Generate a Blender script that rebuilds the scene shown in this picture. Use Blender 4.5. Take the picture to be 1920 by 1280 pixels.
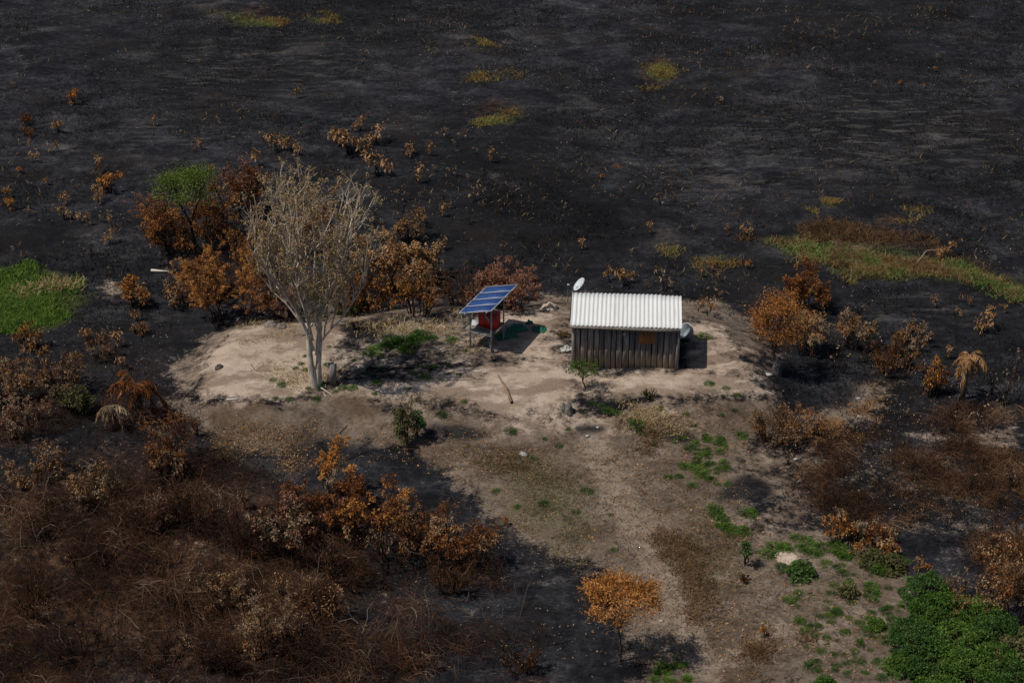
import bpy, math, random
import numpy as np
from mathutils import Vector, Matrix

# ---------------------------------------------------------------- scene, camera, world, sun
for o in list(bpy.data.objects): bpy.data.objects.remove(o)
sc = bpy.context.scene
COL = sc.collection
W_PX, H_PX = 1920.0, 1280.0
CAM_H, PITCH, LENS = 35.5, math.radians(30.0), 60.0
FPX = LENS / 36.0 * W_PX

cam_d = bpy.data.cameras.new('camera'); cam_d.lens = LENS; cam_d.sensor_width = 36.0
cam_d.clip_start = 0.5; cam_d.clip_end = 20000
cam = bpy.data.objects.new('camera', cam_d); COL.objects.link(cam)
cam.location = (0, 0, CAM_H); cam.rotation_euler = (math.radians(90) - PITCH, 0, 0)
sc.camera = cam

SUN_EL, SHADOW_AZ = math.radians(60), math.radians(17)      # shadows fall to the right and a little away
world = bpy.data.worlds.new('World'); sc.world = world; world.use_nodes = True
wnt = world.node_tree
sky = wnt.nodes.new('ShaderNodeTexSky'); sky.sky_type = 'NISHITA'; sky.sun_disc = False
sky.sun_elevation = SUN_EL
sky.sun_rotation = math.atan2(-math.cos(SHADOW_AZ), -math.sin(SHADOW_AZ)) % (2 * math.pi)
bg = wnt.nodes['Background']; wnt.links.new(sky.outputs[0], bg.inputs[0]); bg.inputs[1].default_value = 0.055
sun_d = bpy.data.lights.new('sun', 'SUN'); sun_d.energy = 3.4; sun_d.angle = math.radians(0.5); sun_d.color = (1.0, 0.94, 0.86)
sun = bpy.data.objects.new('sun', sun_d); COL.objects.link(sun); sun.location = (-40, 30, 60)
LDIR = Vector((math.cos(SHADOW_AZ) * math.cos(SUN_EL), math.sin(SHADOW_AZ) * math.cos(SUN_EL), -math.sin(SUN_EL)))
sun.rotation_euler = LDIR.to_track_quat('-Z', 'Y').to_euler()
vs = sc.view_settings; vs.view_transform = 'Standard'; vs.look = 'None'; vs.gamma = 1.0; vs.exposure = 0.0; vs.use_curve_mapping = False
sc.render.engine = 'CYCLES'

rng = np.random.default_rng(7)
random.seed(7)

# ---------------------------------------------------------------- noise, terrain
def vnoise(x, y, seed=0):
    xi = np.floor(x).astype(np.int64); yi = np.floor(y).astype(np.int64)
    fx = x - xi; fy = y - yi; fx = fx * fx * (3 - 2 * fx); fy = fy * fy * (3 - 2 * fy)
    def h(a, b):
        n = (a * 374761393 + b * 668265263 + seed * 982451653) & 0x7fffffff
        n = ((n ^ (n >> 13)) * 1274126177) & 0x7fffffff
        return ((n ^ (n >> 16)) & 0xffff) / 65535.0
    return (h(xi, yi) * (1 - fx) + h(xi + 1, yi) * fx) * (1 - fy) + (h(xi, yi + 1) * (1 - fx) + h(xi + 1, yi + 1) * fx) * fy
def fbm(x, y, scale, octv=4, seed=0):
    s = 0; a = 1; t = 0
    for i in range(octv):
        s = s + a * vnoise(x / scale * 2 ** i + 17.3 * i, y / scale * 2 ** i - 9.1 * i, seed + i); t += a; a *= 0.5
    return s / t
def sstep(a, b, x):
    t = np.clip((x - a) / (b - a), 0, 1); return t * t * (3 - 2 * t)
CP, SP = math.cos(PITCH), math.sin(PITCH)
def flat(px, py, z=0.0):                                        # where the ray through a photo pixel meets height z
    u = (np.asarray(px, float) - W_PX / 2) / FPX; v = (H_PX / 2 - np.asarray(py, float)) / FPX
    dx = u; dy = CP + v * SP; dz = -SP + v * CP
    t = (z - CAM_H) / dz
    return dx * t, dy * t
def poly_sd(poly, x, y):                                        # signed distance, inside positive
    p = np.asarray(poly); d = np.full(x.shape, 1e9); ins = np.zeros(x.shape, bool)
    n = len(p)
    for i in range(n):
        ax, ay = p[i]; bx, by = p[(i + 1) % n]
        ex, ey = bx - ax, by - ay
        t = np.clip(((x - ax) * ex + (y - ay) * ey) / (ex * ex + ey * ey + 1e-9), 0, 1)
        d = np.minimum(d, np.hypot(x - ax - t * ex, y - ay - t * ey))
        if ey != 0:
            c = ((ay > y) != (by > y)) & (x < (bx - ax) * (y - ay) / ey + ax)
            ins ^= c
    return np.where(ins, d, -d)
def wpoly(pts):                                                 # outline in the photo -> outline on the terrain
    a = np.array(pts, float); z = np.zeros(len(a))
    for i in range(5): x, y = flat(a[:, 0], a[:, 1], z); z = hz(x, y)
    return list(zip(x.tolist(), y.tolist()))
MOUND = [tuple(float(q) for q in flat(a, b, .5)) for a, b in ([(368, 735), (385, 672), (430, 626), (500, 606), (620, 594), (760, 588), (880, 585), (1010, 575), (1180, 570), (1300, 578),
               (1350, 605), (1400, 640), (1435, 690), (1440, 745), (1380, 775), (1250, 785), (1100, 792), (960, 790), (800, 785), (640, 770), (500, 765), (420, 758)])]
def hz(x, y):
    x = np.asarray(x, float); y = np.asarray(y, float)
    sd = poly_sd(MOUND, x, y) + (fbm(x, y, 3.0, 3, 5) - 0.5) * 1.6
    m = sstep(-1.6, 1.2, sd) * 0.75
    far = np.exp(-((np.hypot(x, y - 70) / 90.0) ** 4))
    return m + ((fbm(x, y, 9.0, 3, 1) - 0.5) * 0.55 + (fbm(x, y, 1.3, 3, 2) - 0.5) * 0.13) * far
def P(px, py):                                                  # photo pixel -> point on the terrain
    z = 0.0
    for i in range(6):
        x, y = flat(px, py, z); z = float(hz(np.array([x]), np.array([y]))[0])
    return Vector((float(x), float(y), z))
def mpp(py):                                                    # metres per photo pixel (across) at that row
    x, y = flat(960, py); return (y * CP + CAM_H * SP) / FPX
def up_m(hpx, py): return hpx * mpp(py) / CP

# ---------------------------------------------------------------- nodes and materials
class NT:
    def __init__(s, name):
        s.m = bpy.data.materials.new(name); s.m.use_nodes = True; s.t = s.m.node_tree; s.t.nodes.clear()
        s.out = s.t.nodes.new('ShaderNodeOutputMaterial')
    def n(s, typ, ins=None, **kw):
        nd = s.t.nodes.new('ShaderNode' + typ)
        for k, v in kw.items(): setattr(nd, k, v)
        for k, v in (ins or {}).items(): s.set(nd.inputs[k], v)
        return nd
    def set(s, sock, v):
        if isinstance(v, bpy.types.NodeSocket): s.t.links.new(v, sock)
        else:
            if isinstance(v, tuple) and len(v) == 3 and sock.type == 'RGBA': v = v + (1,)
            sock.default_value = v
    def math(s, op, a, b=0.0, clamp=False):
        nd = s.n('Math', operation=op, use_clamp=clamp); s.set(nd.inputs[0], a); s.set(nd.inputs[1], b); return nd.outputs[0]
    def mix(s, f, a, b, mode='MIX'):
        nd = s.n('MixRGB', blend_type=mode); s.set(nd.inputs[0], f); s.set(nd.inputs[1], a); s.set(nd.inputs[2], b); return nd.outputs[0]
    def ramp(s, f, stops):
        nd = s.n('ValToRGB'); s.set(nd.inputs[0], f); cr = nd.color_ramp
        while len(cr.elements) < len(stops): cr.elements.new(0.5)
        for e, (p, c) in zip(cr.elements, stops): e.position = p; e.color = tuple(c) + (1,)
        return nd.outputs[0]
    def fr(s, f, a, b, lo=0.0, hi=1.0):
        nd = s.n('MapRange', interpolation_type='SMOOTHSTEP'); s.set(nd.inputs[0], f)
        for i, v in enumerate((a, b, lo, hi)): s.set(nd.inputs[i + 1], v)
        return nd.outputs[0]
    def pos(s, sx=1, sy=1, sz=1, rot=0.0, obj=False):
        src = s.n('TexCoord').outputs['Object'] if obj else s.n('NewGeometry').outputs['Position']
        mp = s.n('Mapping'); s.set(mp.inputs[0], src); mp.inputs['Scale'].default_value = (sx, sy, sz); mp.inputs['Rotation'].default_value = (0, 0, rot)
        return mp.outputs[0]
    def noise(s, scale, detail=4, rough=0.55, vec=None, dist=0.0):
        nd = s.n('TexNoise'); nd.inputs['Scale'].default_value = scale; nd.inputs['Detail'].default_value = detail
        nd.inputs['Roughness'].default_value = rough; nd.inputs['Distortion'].default_value = dist
        if vec is not None: s.set(nd.inputs['Vector'], vec)
        return nd.outputs['Fac']
    def attr(s, name): return s.n('Attribute', attribute_name=name).outputs['Fac']
    def bump(s, h, strength, dist):
        nd = s.n('Bump'); nd.inputs['Strength'].default_value = strength; nd.inputs['Distance'].default_value = dist; s.set(nd.inputs['Height'], h); return nd.outputs[0]
    def done(s, col, rough=0.9, spec=0.15, nrm=None, metal=0.0, transl=0.0):
        b = s.n('BsdfPrincipled'); s.set(b.inputs['Base Color'], col); s.set(b.inputs['Roughness'], rough)
        b.inputs['Specular IOR Level'].default_value = spec; b.inputs['Metallic'].default_value = metal
        if nrm is not None: s.set(b.inputs['Normal'], nrm)
        sh = b.outputs[0]
        if transl > 0:
            tr = s.n('BsdfTranslucent'); s.set(tr.inputs[0], col)
            mx = s.n('MixShader'); mx.inputs[0].default_value = transl; s.t.links.new(sh, mx.inputs[1]); s.t.links.new(tr.outputs[0], mx.inputs[2]); sh = mx.outputs[0]
        s.t.links.new(sh, s.out.inputs[0]); return s.m
def leaf_mat(name, stops, transl=0.25):                          # each leaf takes its own tone
    t = NT(name); g = t.n('NewGeometry').outputs['Random Per Island']; ob = t.n('ObjectInfo').outputs['Random']
    big = t.noise(1.6, 2, 0.5, t.pos())
    f = t.math('ADD', t.math('MULTIPLY', g, 0.48), t.math('ADD', t.math('MULTIPLY', t.fr(big, 0.3, 0.7), 0.28), t.math('MULTIPLY', ob, 0.26)))
    return t.done(t.ramp(f, stops), 0.75, 0.2, transl=transl)
def twig_mat(name, stops):
    t = NT(name); g = t.n('NewGeometry').outputs['Random Per Island']
    big = t.noise(0.45, 3, 0.55, t.pos())
    f = t.math('ADD', t.math('MULTIPLY', g, 0.55), t.math('MULTIPLY', t.fr(big, 0.32, 0.68), 0.45))
    return t.done(t.ramp(f, stops), 0.85, 0.12)
def plain(name, col, rough=0.7, spec=0.3, metal=0.0, var=0.25, scale=6.0):
    t = NT(name); nz = t.noise(scale, 4, 0.6, t.pos(obj=True)); f = t.fr(nz, 0.3, 0.7, 1 - var, 1 + var * 0.5)
    c = t.n('MixRGB', blend_type='MULTIPLY'); c.inputs[0].default_value = 1; t.set(c.inputs[1], col); t.set(c.inputs[2], f)
    return t.done(c.outputs[0], rough, spec, metal=metal)
def L(*c): return tuple((v / 255.0) ** 2.2 for v in c)

M = {}
M['orange'] = leaf_mat('leaf_orange', [(0, (.20, .070, .016)), (.35, (.42, .165, .035)), (.7, (.64, .31, .09)), (1, (.78, .50, .21))], .35)
M['rust'] = leaf_mat('leaf_rust', [(0, (.05, .018, .008)), (.35, (.15, .050, .015)), (.7, (.30, .115, .032)), (1, (.48, .25, .10))])
M['tan'] = leaf_mat('leaf_tan', [(0, (.12, .058, .025)), (.35, (.32, .165, .066)), (.7, (.50, .29, .135)), (1, (.70, .50, .31))])
M['pale'] = leaf_mat('leaf_pale', [(0, (.13, .085, .05)), (.4, (.30, .20, .12)), (.75, (.46, .33, .21)), (1, (.66, .54, .40))])
M['pink'] = leaf_mat('leaf_pinkbrown', [(0, (.10, .04, .026)), (.4, (.26, .115, .070)), (.75, (.42, .21, .13)), (1, (.58, .36, .25))])
M['green'] = leaf_mat('leaf_green', [(0, (.022, .055, .010)), (.4, (.065, .14, .020)), (.75, (.13, .22, .038)), (1, (.25, .33, .08))], .3)
M['spring'] = leaf_mat('leaf_spring_green', [(0, (.05, .075, .012)), (.4, (.12, .18, .025)), (.75, (.20, .27, .045)), (1, (.34, .36, .09))], .35)
M['deep'] = leaf_mat('leaf_deep_green', [(0, (.018, .042, .010)), (.4, (.045, .10, .020)), (.75, (.085, .165, .035)), (1, (.17, .25, .07))], .25)
M['olive'] = leaf_mat('leaf_olive', [(0, (.04, .045, .018)), (.4, (.10, .10, .035)), (.75, (.18, .17, .07)), (1, (.34, .28, .16))])
M['dry'] = leaf_mat('leaf_dry_olive', [(0, (.17, .09, .035)), (.35, (.33, .215, .095)), (.65, (.44, .33, .165)), (.85, (.55, .44, .26)), (1, (.27, .30, .08))])
M['burnt_twig'] = twig_mat('twig_burnt', [(0, (.008, .006, .006)), (.45, (.02, .014, .012)), (.75, (.055, .035, .026)), (1, (.16, .11, .085))])
M['red_twig'] = twig_mat('twig_redbrown', [(0, (.008, .006, .005)), (.30, (.020, .011, .008)), (.55, (.056, .026, .014)), (.78, (.115, .054, .029)), (.93, (.20, .125, .082)), (1, (.36, .28, .22))])
M['straw_twig'] = twig_mat('twig_straw', [(0, (.010, .007, .006)), (.3, (.034, .017, .010)), (.55, (.090, .042, .020)), (.8, (.19, .105, .055)), (1, (.44, .34, .24))])
M['litter_twig'] = twig_mat('twig_litter', [(0, (.04, .028, .02)), (.4, (.12, .085, .055)), (.8, (.24, .18, .12)), (1, (.46, .37, .27))])
M['stubble'] = twig_mat('burnt_stubble', [(0, (.004, .004, .004)), (.6, (.010, .0095, .010)), (.9, (.025, .023, .022)), (1, (.10, .085, .065))])
M['grass_green'] = leaf_mat('grass_green', [(0, (.035, .07, .012)), (.4, (.085, .165, .020)), (.8, (.16, .25, .038)), (1, (.30, .31, .11))], .2)
M['grass_yellow'] = leaf_mat('grass_yellow', [(0, (.05, .028, .010)), (.4, (.13, .085, .024)), (.75, (.22, .16, .05)), (1, (.36, .27, .12))], .2)
def mixed_grass(name, stops):
    t = NT(name); g = t.n('NewGeometry').outputs['Random Per Island']; big = t.noise(.55, 3, .6, t.pos())
    return t.done(t.ramp(t.math('ADD', t.math('MULTIPLY', g, .35), t.math('MULTIPLY', t.fr(big, .34, .66), .65)), stops), .75, .2, transl=.2)
M['grass_bank'] = mixed_grass('grass_bank', [(0, (.15, .07, .028)), (.3, (.24, .16, .065)), (.55, (.22, .21, .075)), (.78, (.10, .17, .035)), (1, (.14, .28, .04))])
M['grass_far'] = mixed_grass('grass_far', [(0, (.13, .06, .02)), (.35, (.22, .145, .045)), (.7, (.24, .19, .06)), (1, (.16, .20, .045))])
M['grass_brown'] = leaf_mat('grass_brown', [(0, (.03, .016, .008)), (.4, (.09, .05, .022)), (.75, (.19, .11, .05)), (1, (.34, .23, .13))], .15)

def bark(name, a, b, sc_=9.0):
    t = NT(name); v = t.pos(3, 3, .6, obj=True); n1 = t.noise(sc_, 5, .65, v)
    return t.done(t.mix(t.fr(n1, .32, .68), a, b), .9, .1, t.bump(n1, .5, .02))
M['bark_pale'] = bark('bark_pale', (.34, .27, .20), (.78, .68, .56), 5.0)
M['bark_twig'] = bark('bark_pale_twig', (.32, .25, .18), (.60, .51, .40))
M['bark_dark'] = bark('bark_burnt', (.010, .009, .009), (.045, .034, .028))
M['bark_brown'] = bark('bark_brown', (.05, .033, .024), (.15, .10, .07))

# weathered boards: grain along the board, splashed mud towards the foot, tone differing board to board
def wood(name, a, b, mud=True):
    t = NT(name); ob = t.n('ObjectInfo').outputs['Random']; off = t.n('CombineXYZ'); t.set(off.inputs[0], t.math('MULTIPLY', ob, 37.0)); t.set(off.inputs[1], t.math('MULTIPLY', ob, 11.0))
    add = t.n('VectorMath', operation='ADD'); t.set(add.inputs[0], t.pos(26, 26, 1.3, obj=True)); t.set(add.inputs[1], off.outputs[0])
    g = t.noise(1.0, 5, .65, add.outputs[0], .4); bl = t.noise(2.3, 3, .6, add.outputs[0])
    col = t.mix(t.fr(g, .3, .7), a, b)
    col = t.mix(1.0, col, t.ramp(ob, [(0, (.55, .54, .56)), (.5, (1, .96, .92)), (1, (1.5, 1.3, 1.15))]), 'MULTIPLY')
    if mud:
        z = t.n('SeparateXYZ'); t.set(z.inputs[0], t.n('TexCoord').outputs['Object'])
        e = t.math('ADD', z.outputs[2], t.math('MULTIPLY', t.math('SUBTRACT', ob, .5), .35)); e = t.math('ADD', e, t.math('MULTIPLY', t.math('SUBTRACT', t.noise(9, 3, .6, t.pos(obj=True)), .5), .5))
        col = t.mix(t.fr(e, .05, .6, .75, 0.0), col, (.38, .30, .22))
    return t.done(col, .9, .12, t.bump(g, .6, .006))
M['plank'] = wood('weathered_plank', (.07, .064, .062), (.34, .31, .29))
M['beam'] = wood('weathered_beam', (.09, .085, .08), (.27, .26, .245), False)
M['patch'] = wood('orange_board', (.075, .040, .021), (.21, .118, .062), False)
M['log'] = wood('log_wood', (.08, .062, .048), (.24, .19, .145), False)
t = NT('corrugated_sheet'); so = t.n('ObjectInfo').outputs['Random']; st = t.noise(1.0, 4, .6, t.pos(5, .5, 5, obj=True)); sp = t.noise(7, 5, .7, t.pos(obj=True))
c_ = t.mix(t.fr(st, .45, .8), (.70, .70, .685), (.58, .58, .56)); c_ = t.mix(t.fr(sp, .58, .78, 0, .45), c_, (.52, .50, .46))
c_ = t.mix(t.math('MULTIPLY', so, .16), c_, (.50, .50, .48)); M['sheet'] = t.done(c_, .75, .25)
t = NT('solar_cells'); v = t.pos(obj=True)
br = t.n('TexBrick', {'Vector': v, 'Color1': (.014, .050, .19), 'Color2': (.018, .062, .22), 'Mortar': (.07, .11, .22), 'Scale': 1.0, 'Mortar Size': .004, 'Brick Width': .155, 'Row Height': .155}); br.offset = 0
M['cells'] = t.done(br.outputs[0], .5, .35)
M['alu'] = plain('aluminium', (.50, .51, .52), .8, .1, 0, .12)
M['steel'] = plain('galvanised_post', (.30, .31, .32), .55, .4, .3, .25)
M['red'] = plain('red_paint', (.45, .022, .012), .5, .4, 0, .2)
M['dish'] = plain('dish_grey', (.56, .60, .62), .5, .4, 0, .10)
M['mark'] = plain('dish_mark', (.10, .12, .15), .6, .3)
M['basin'] = plain('basin_bluegrey', (.22, .25, .28), .5, .4, 0, .3)
M['tarp'] = plain('green_tarp', (.010, .10, .060), .55, .35, 0, .4)
M['white'] = plain('white_scrap', (.46, .45, .42), .8, .2, 0, .25)
M['stone'] = plain('grey_clay', (.20, .175, .15), .95, .1, 0, .45, 9)
M['ash_clay'] = plain('ashy_clay', (.10, .092, .088), .95, .1, 0, .5, 9)
M['sand_spoil'] = plain('pale_sand', (.50, .39, .30), .95, .1, 0, .25, 5)
M['cable'] = plain('pale_cable', (.5, .5, .48), .6, .3)
M['bone'] = plain('bleached_wood', (.55, .50, .42), .8, .2, 0, .25)

# ---------------------------------------------------------------- mesh building
class MB:
    def __init__(s): s.v = []; s.f = []; s.n = 0
    def add(s, v, f):
        v = np.asarray(v, np.float32).reshape(-1, 3); f = np.asarray(f, np.int32)
        s.v.append(v); s.f.append(f + s.n); s.n += len(v)
    def mesh(s, name, mat, smooth=False):
        me = bpy.data.meshes.new(name)
        v = np.concatenate(s.v); me.vertices.add(len(v)); me.vertices.foreach_set('co', v.ravel())
        loops = np.concatenate([f.ravel() for f in s.f]).astype(np.int32)
        tot = np.concatenate([np.full(len(f), f.shape[1], np.int32) for f in s.f])
        start = np.concatenate([[0], np.cumsum(tot)[:-1]]).astype(np.int32)
        me.loops.add(len(loops)); me.loops.foreach_set('vertex_index', loops)
        me.polygons.add(len(tot)); me.polygons.foreach_set('loop_start', start); me.polygons.foreach_set('loop_total', tot)
        if smooth: me.polygons.foreach_set('use_smooth', np.ones(len(tot), bool))
        me.update(calc_edges=True); me.materials.append(mat); return me
    def box(s, c, d, rot=None, jit=0.0):
        c = np.array(c, float); d = np.array(d, float) / 2
        k = np.array([[a, b, e] for a in (-1, 1) for b in (-1, 1) for e in (-1, 1)], float) * d
        if jit: k += rng.uniform(-jit, jit, k.shape)
        if rot is not None: k = k @ np.array(rot.to_3x3()).T
        s.add(k + c, [[0, 1, 3, 2], [4, 6, 7, 5], [0, 4, 5, 1], [2, 3, 7, 6], [0, 2, 6, 4], [1, 5, 7, 3]]); return s
    def bar(s, a, b, w, h=None):                                # box along a line
        a = Vector(a); b = Vector(b); d = b - a; q = d.to_track_quat('Z', 'Y').to_matrix()
        return s.box((a + b) / 2, (w, h or w, d.length), q)
    def tubes(s, paths, rad, k=3, cap=False):                    # paths [m,n,3], rad [m,n]
        p = np.asarray(paths, float); m, n, _ = p.shape
        if m == 0: return s
        tg = np.gradient(p, axis=1); tg /= np.linalg.norm(tg, axis=2, keepdims=True) + 1e-9
        ref = np.where(np.abs(tg[..., 2:3]) > .9, np.array([1., 0, 0]), np.array([0, 0, 1.]))
        u = np.cross(tg, ref); u /= np.linalg.norm(u, axis=2, keepdims=True) + 1e-9; w = np.cross(tg, u)
        an = np.arange(k) * 2 * np.pi / k
        ring = p[:, :, None, :] + np.asarray(rad)[:, :, None, None] * (np.cos(an)[None, None, :, None] * u[:, :, None, :] + np.sin(an)[None, None, :, None] * w[:, :, None, :])
        i, j, q = np.meshgrid(np.arange(m), np.arange(n - 1), np.arange(k), indexing='ij'); b = i * n * k + j * k; q2 = (q + 1) % k
        f = np.stack([b + q, b + q2, b + k + q2, b + k + q], -1).reshape(-1, 4)
        s.add(ring.reshape(-1, 3), f)
        if cap:
            base = s.n - m * n * k
            for e in range(m): s.f.append(np.array([[base + e * n * k + (n - 1) * k + q for q in range(k)]], np.int32)); s.f.append(np.array([[base + e * n * k + q for q in range(k)][::-1]], np.int32))
        return s
    def leaves(s, pts, dirs, size, wid=0.38):                    # a folded four-point leaf each
        p = np.asarray(pts, float); m = len(p)
        if m == 0: return s
        d = np.asarray(dirs, float); d = d / (np.linalg.norm(d, axis=1, keepdims=True) + 1e-9)
        r = rng.normal(size=(m, 3)); sd = np.cross(d, r); sd /= np.linalg.norm(sd, axis=1, keepdims=True) + 1e-9
        nn = np.cross(d, sd); z = np.asarray(size)[:, None]
        a = p; tip = p + d * z; mid = p + d * z * .45
        l = mid + sd * z * wid * .5 + nn * z * .10; q = mid - sd * z * wid * .5 + nn * z * .10
        v = np.stack([a, l, tip, q], 1).reshape(-1, 3); b = np.arange(m)[:, None] * 4
        s.add(v, np.concatenate([b + np.array([0, 1, 2]), b + np.array([0, 2, 3])])); return s
    def blades(s, pts, h, lean=0.4, w=0.03):
        p = np.asarray(pts, float); m = len(p); h = np.asarray(h)[:, None] if np.ndim(h) else np.full((m, 1), h)
        a = rng.uniform(0, 2 * np.pi, m); sd = np.stack([np.cos(a), np.sin(a), 0 * a], 1) * (w * rng.uniform(.6, 1.4, m))[:, None]
        ln = np.concatenate([rng.normal(size=(m, 2)) * lean, np.ones((m, 1))], 1) * h
        md = p + ln * .55 + np.array([0, 0, .06]) * h
        v = np.stack([p - sd, p + sd, md + sd * .7, p + ln * np.array([1.25, 1.25, .92]), md - sd * .7], 1).reshape(-1, 3); b = np.arange(m)[:, None] * 5
        s.add(v, b + np.array([0, 1, 2, 4])); s.f.append((b + np.array([4, 2, 3]) + s.n - 5 * m).astype(np.int32)); return s

def tag(o, label=None, cat=None, group=None, kind=None):
    if label: o['label'] = label
    if cat: o['category'] = cat
    if group: o['group'] = group
    if kind: o['kind'] = kind
    return o
def obj(name, me, parent=None, loc=(0, 0, 0)):
    o = bpy.data.objects.new(name, me); COL.objects.link(o); o.location = loc
    if parent is not None: o.parent = parent
    return o
def empty(name, loc, label, cat, group=None, rz=0.0, scale=1.0):
    o = bpy.data.objects.new(name, None); o.empty_display_size = .2; COL.objects.link(o); o.location = loc; o.rotation_euler = (0, 0, rz); o.scale = (scale,) * 3
    return tag(o, label, cat, group)
def copy_tree(root, loc, rz, scale, label=None):
    r = root.copy(); COL.objects.link(r); r.location = loc; r.rotation_euler = (0, 0, rz); r.scale = scale if isinstance(scale, tuple) else (scale,) * 3
    if label: r['label'] = label
    for ch in list(root.children):
        c = ch.copy(); COL.objects.link(c); c.parent = r
    return r

# ---------------------------------------------------------------- ground sheet
def axis(a, b, st, far):
    c = list(np.arange(a, b, st)); o = []; s = st; v = c[-1]
    while v < far: s *= 1.5; v += s; o.append(v)
    i = []; s = st; v = a
    while v > -far: s *= 1.5; v -= s; i.append(v)
    return np.array(i[::-1] + c + o)
gx = axis(-38, 38, .22, 6000); gy = axis(36, 112, .22, 6000)
GX, GY = np.meshgrid(gx, gy); X, Y = GX.ravel(), GY.ravel()
Z = hz(X, Y)
WX = X + (fbm(X, Y, 2.2, 4, 11) - .5) * 3.0; WY = Y + (fbm(X, Y, 2.2, 4, 12) - .5) * 3.0      # ragged outlines
def mask(polys):
    m = np.zeros_like(X)
    for pts, soft, val in polys:
        k = min(1.0, soft * .5) ** 1.4; m = np.maximum(m, val * sstep(-soft, soft, poly_sd(wpoly(pts), X + (WX - X) * k, Y + (WY - Y) * k)))
    return m
def ell(cx, cy, rx, ry, n=14): return [(cx + rx * math.cos(i * 2 * math.pi / n), cy + ry * math.sin(i * 2 * math.pi / n)) for i in range(n)]
SAND = [([(372, 735), (385, 672), (430, 622), (520, 604), (640, 600), (655, 640), (620, 700), (560, 745), (460, 752)], 1.2, 1.0),
        ([(480, 735), (640, 728), (760, 715), (860, 680), (1000, 665), (1080, 700), (1080, 755), (960, 775), (800, 765), (640, 758)], 1.3, 1.0),
        ([(1050, 690), (1280, 690), (1400, 690), (1445, 730), (1400, 745), (1280, 745), (1080, 745)], 1.1, .95),
        ([(1275, 600), (1340, 600), (1400, 640), (1435, 700), (1280, 710), (1265, 660)], 1.2, .88),
        ([(880, 585), (1080, 575), (1075, 700), (960, 690), (870, 660)], 1.6, .78),
        ([(640, 596), (880, 590), (880, 640), (700, 640)], 1.2, .62),
        ([(560, 640), (900, 600), (1000, 700), (800, 740), (600, 740)], 1.5, .55),
        ([(900, 745), (1400, 740), (1420, 790), (1280, 830), (1080, 840), (930, 815), (760, 780)], 1.5, .52),
        ([(1075, 800), (1140, 800), (1195, 920), (1240, 1020), (1275, 1100), (1340, 1190), (1370, 1290), (1300, 1290), (1270, 1200), (1215, 1090), (1165, 980), (1110, 880)], .7, .60),
        ([(1290, 1090), (1520, 1150), (1560, 1290), (1200, 1290), (1230, 1150)], 1.5, .40),
        (ell(1473, 1041, 24, 9), .45, 1.0), (ell(1425, 1050, 20, 8), .5, .6), (ell(1670, 1130, 14, 8), .45, .8), (ell(1132, 930, 18, 12), .6, .6),
        ([(1690, 815), (1920, 795), (1920, 850), (1780, 835)], .9, .75), ([(1800, 860), (1920, 845), (1920, 870)], .7, .6),
        (ell(1035, 1062, 70, 14), 1.1, .62), (ell(1000, 1090, 50, 12), .9, .5), (ell(200, 545, 20, 26), .8, .7), (ell(1035, 575, 22, 6), .5, .9), (ell(100, 960, 40, 12), .8, .35)]
LITTER = [([(1380, 790), (1480, 800), (1570, 880), (1560, 1000), (1400, 985), (1370, 900)], 2.0, .52), ([(325, 700), (355, 640), (425, 598), (480, 598), (440, 645), (405, 690), (390, 745), (335, 765)], 1.3, .62), ([(1400, 610), (1480, 660), (1490, 740), (1440, 780), (1430, 700)], 1.4, .6), ([(860, 562), (1080, 556), (1340, 560), (1400, 600), (1430, 650), (1380, 640), (1300, 600), (1080, 590), (880, 600)], 1.3, .8), ([(470, 595), (640, 580), (860, 570), (860, 600), (640, 605), (480, 615)], 1.2, .7), ([(330, 745), (440, 750), (620, 750), (860, 780), (1100, 780), (1440, 740), (1430, 830), (1380, 930), (1400, 985), (1640, 1020), (1720, 1110), (1700, 1290), (1180, 1290), (1180, 1130),
            (1080, 1060), (940, 985), (860, 900), (760, 850), (560, 850), (440, 830), (380, 800)], 1.6, 1.0),
          ([(1500, 780), (1590, 740), (1640, 700), (1700, 720), (1680, 780), (1560, 810)], 1.4, .75), ([(1000, 572), (1080, 572), (1080, 640), (960, 640)], 1.2, .8),
          ([(400, 470), (900, 560), (880, 600), (560, 605), (400, 610)], 2.5, .40), ([(1300, 575), (1420, 600), (1470, 700), (1400, 720)], 1.3, .6),
          ([(-40, 770), (330, 770), (560, 930), (940, 1050), (900, 1290), (-40, 1290)], 3.5, .22), ([(1400, 840), (1960, 800), (1960, 1100), (1700, 1080)], 3.0, .34)]
GREEN = [(ell(10, 565, 150, 62), 1.2, 1.0), ([(390, 22), (470, 30), (545, 42), (540, 56), (440, 50)], 1.0, .8), (ell(602, 40, 36, 10), 1.0, .55), (ell(915, 84, 30, 9), 1.0, .6),
         (ell(903, 148, 26, 13), 1.0, .6), (ell(938, 222, 42, 17), 1.0, .6), (ell(1236, 134, 34, 18), 1.0, .75), (ell(1555, 378, 30, 11), .9, .6),
         ([(1400, 452), (1480, 432), (1600, 452), (1740, 480), (1850, 492), (1930, 525), (1930, 565), (1850, 545), (1700, 520), (1560, 520), (1480, 470)], 1.5, .85),
         (ell(1325, 492, 30, 12), 1.0, .6), (ell(1350, 880, 70, 50), 2.0, .3), (ell(1780, 1200, 130, 110), 2.0, .6), (ell(1550, 1130, 120, 110), 2.5, .25), (ell(760, 640, 110, 30), 1.5, .35),
         ([(880, 850), (1060, 840), (1130, 930), (1180, 1030), (1080, 1040), (950, 980)], 1.6, .50), ([(1230, 920), (1330, 940), (1400, 1080), (1340, 1120), (1280, 1040)], 1.6, .35)]
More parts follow.
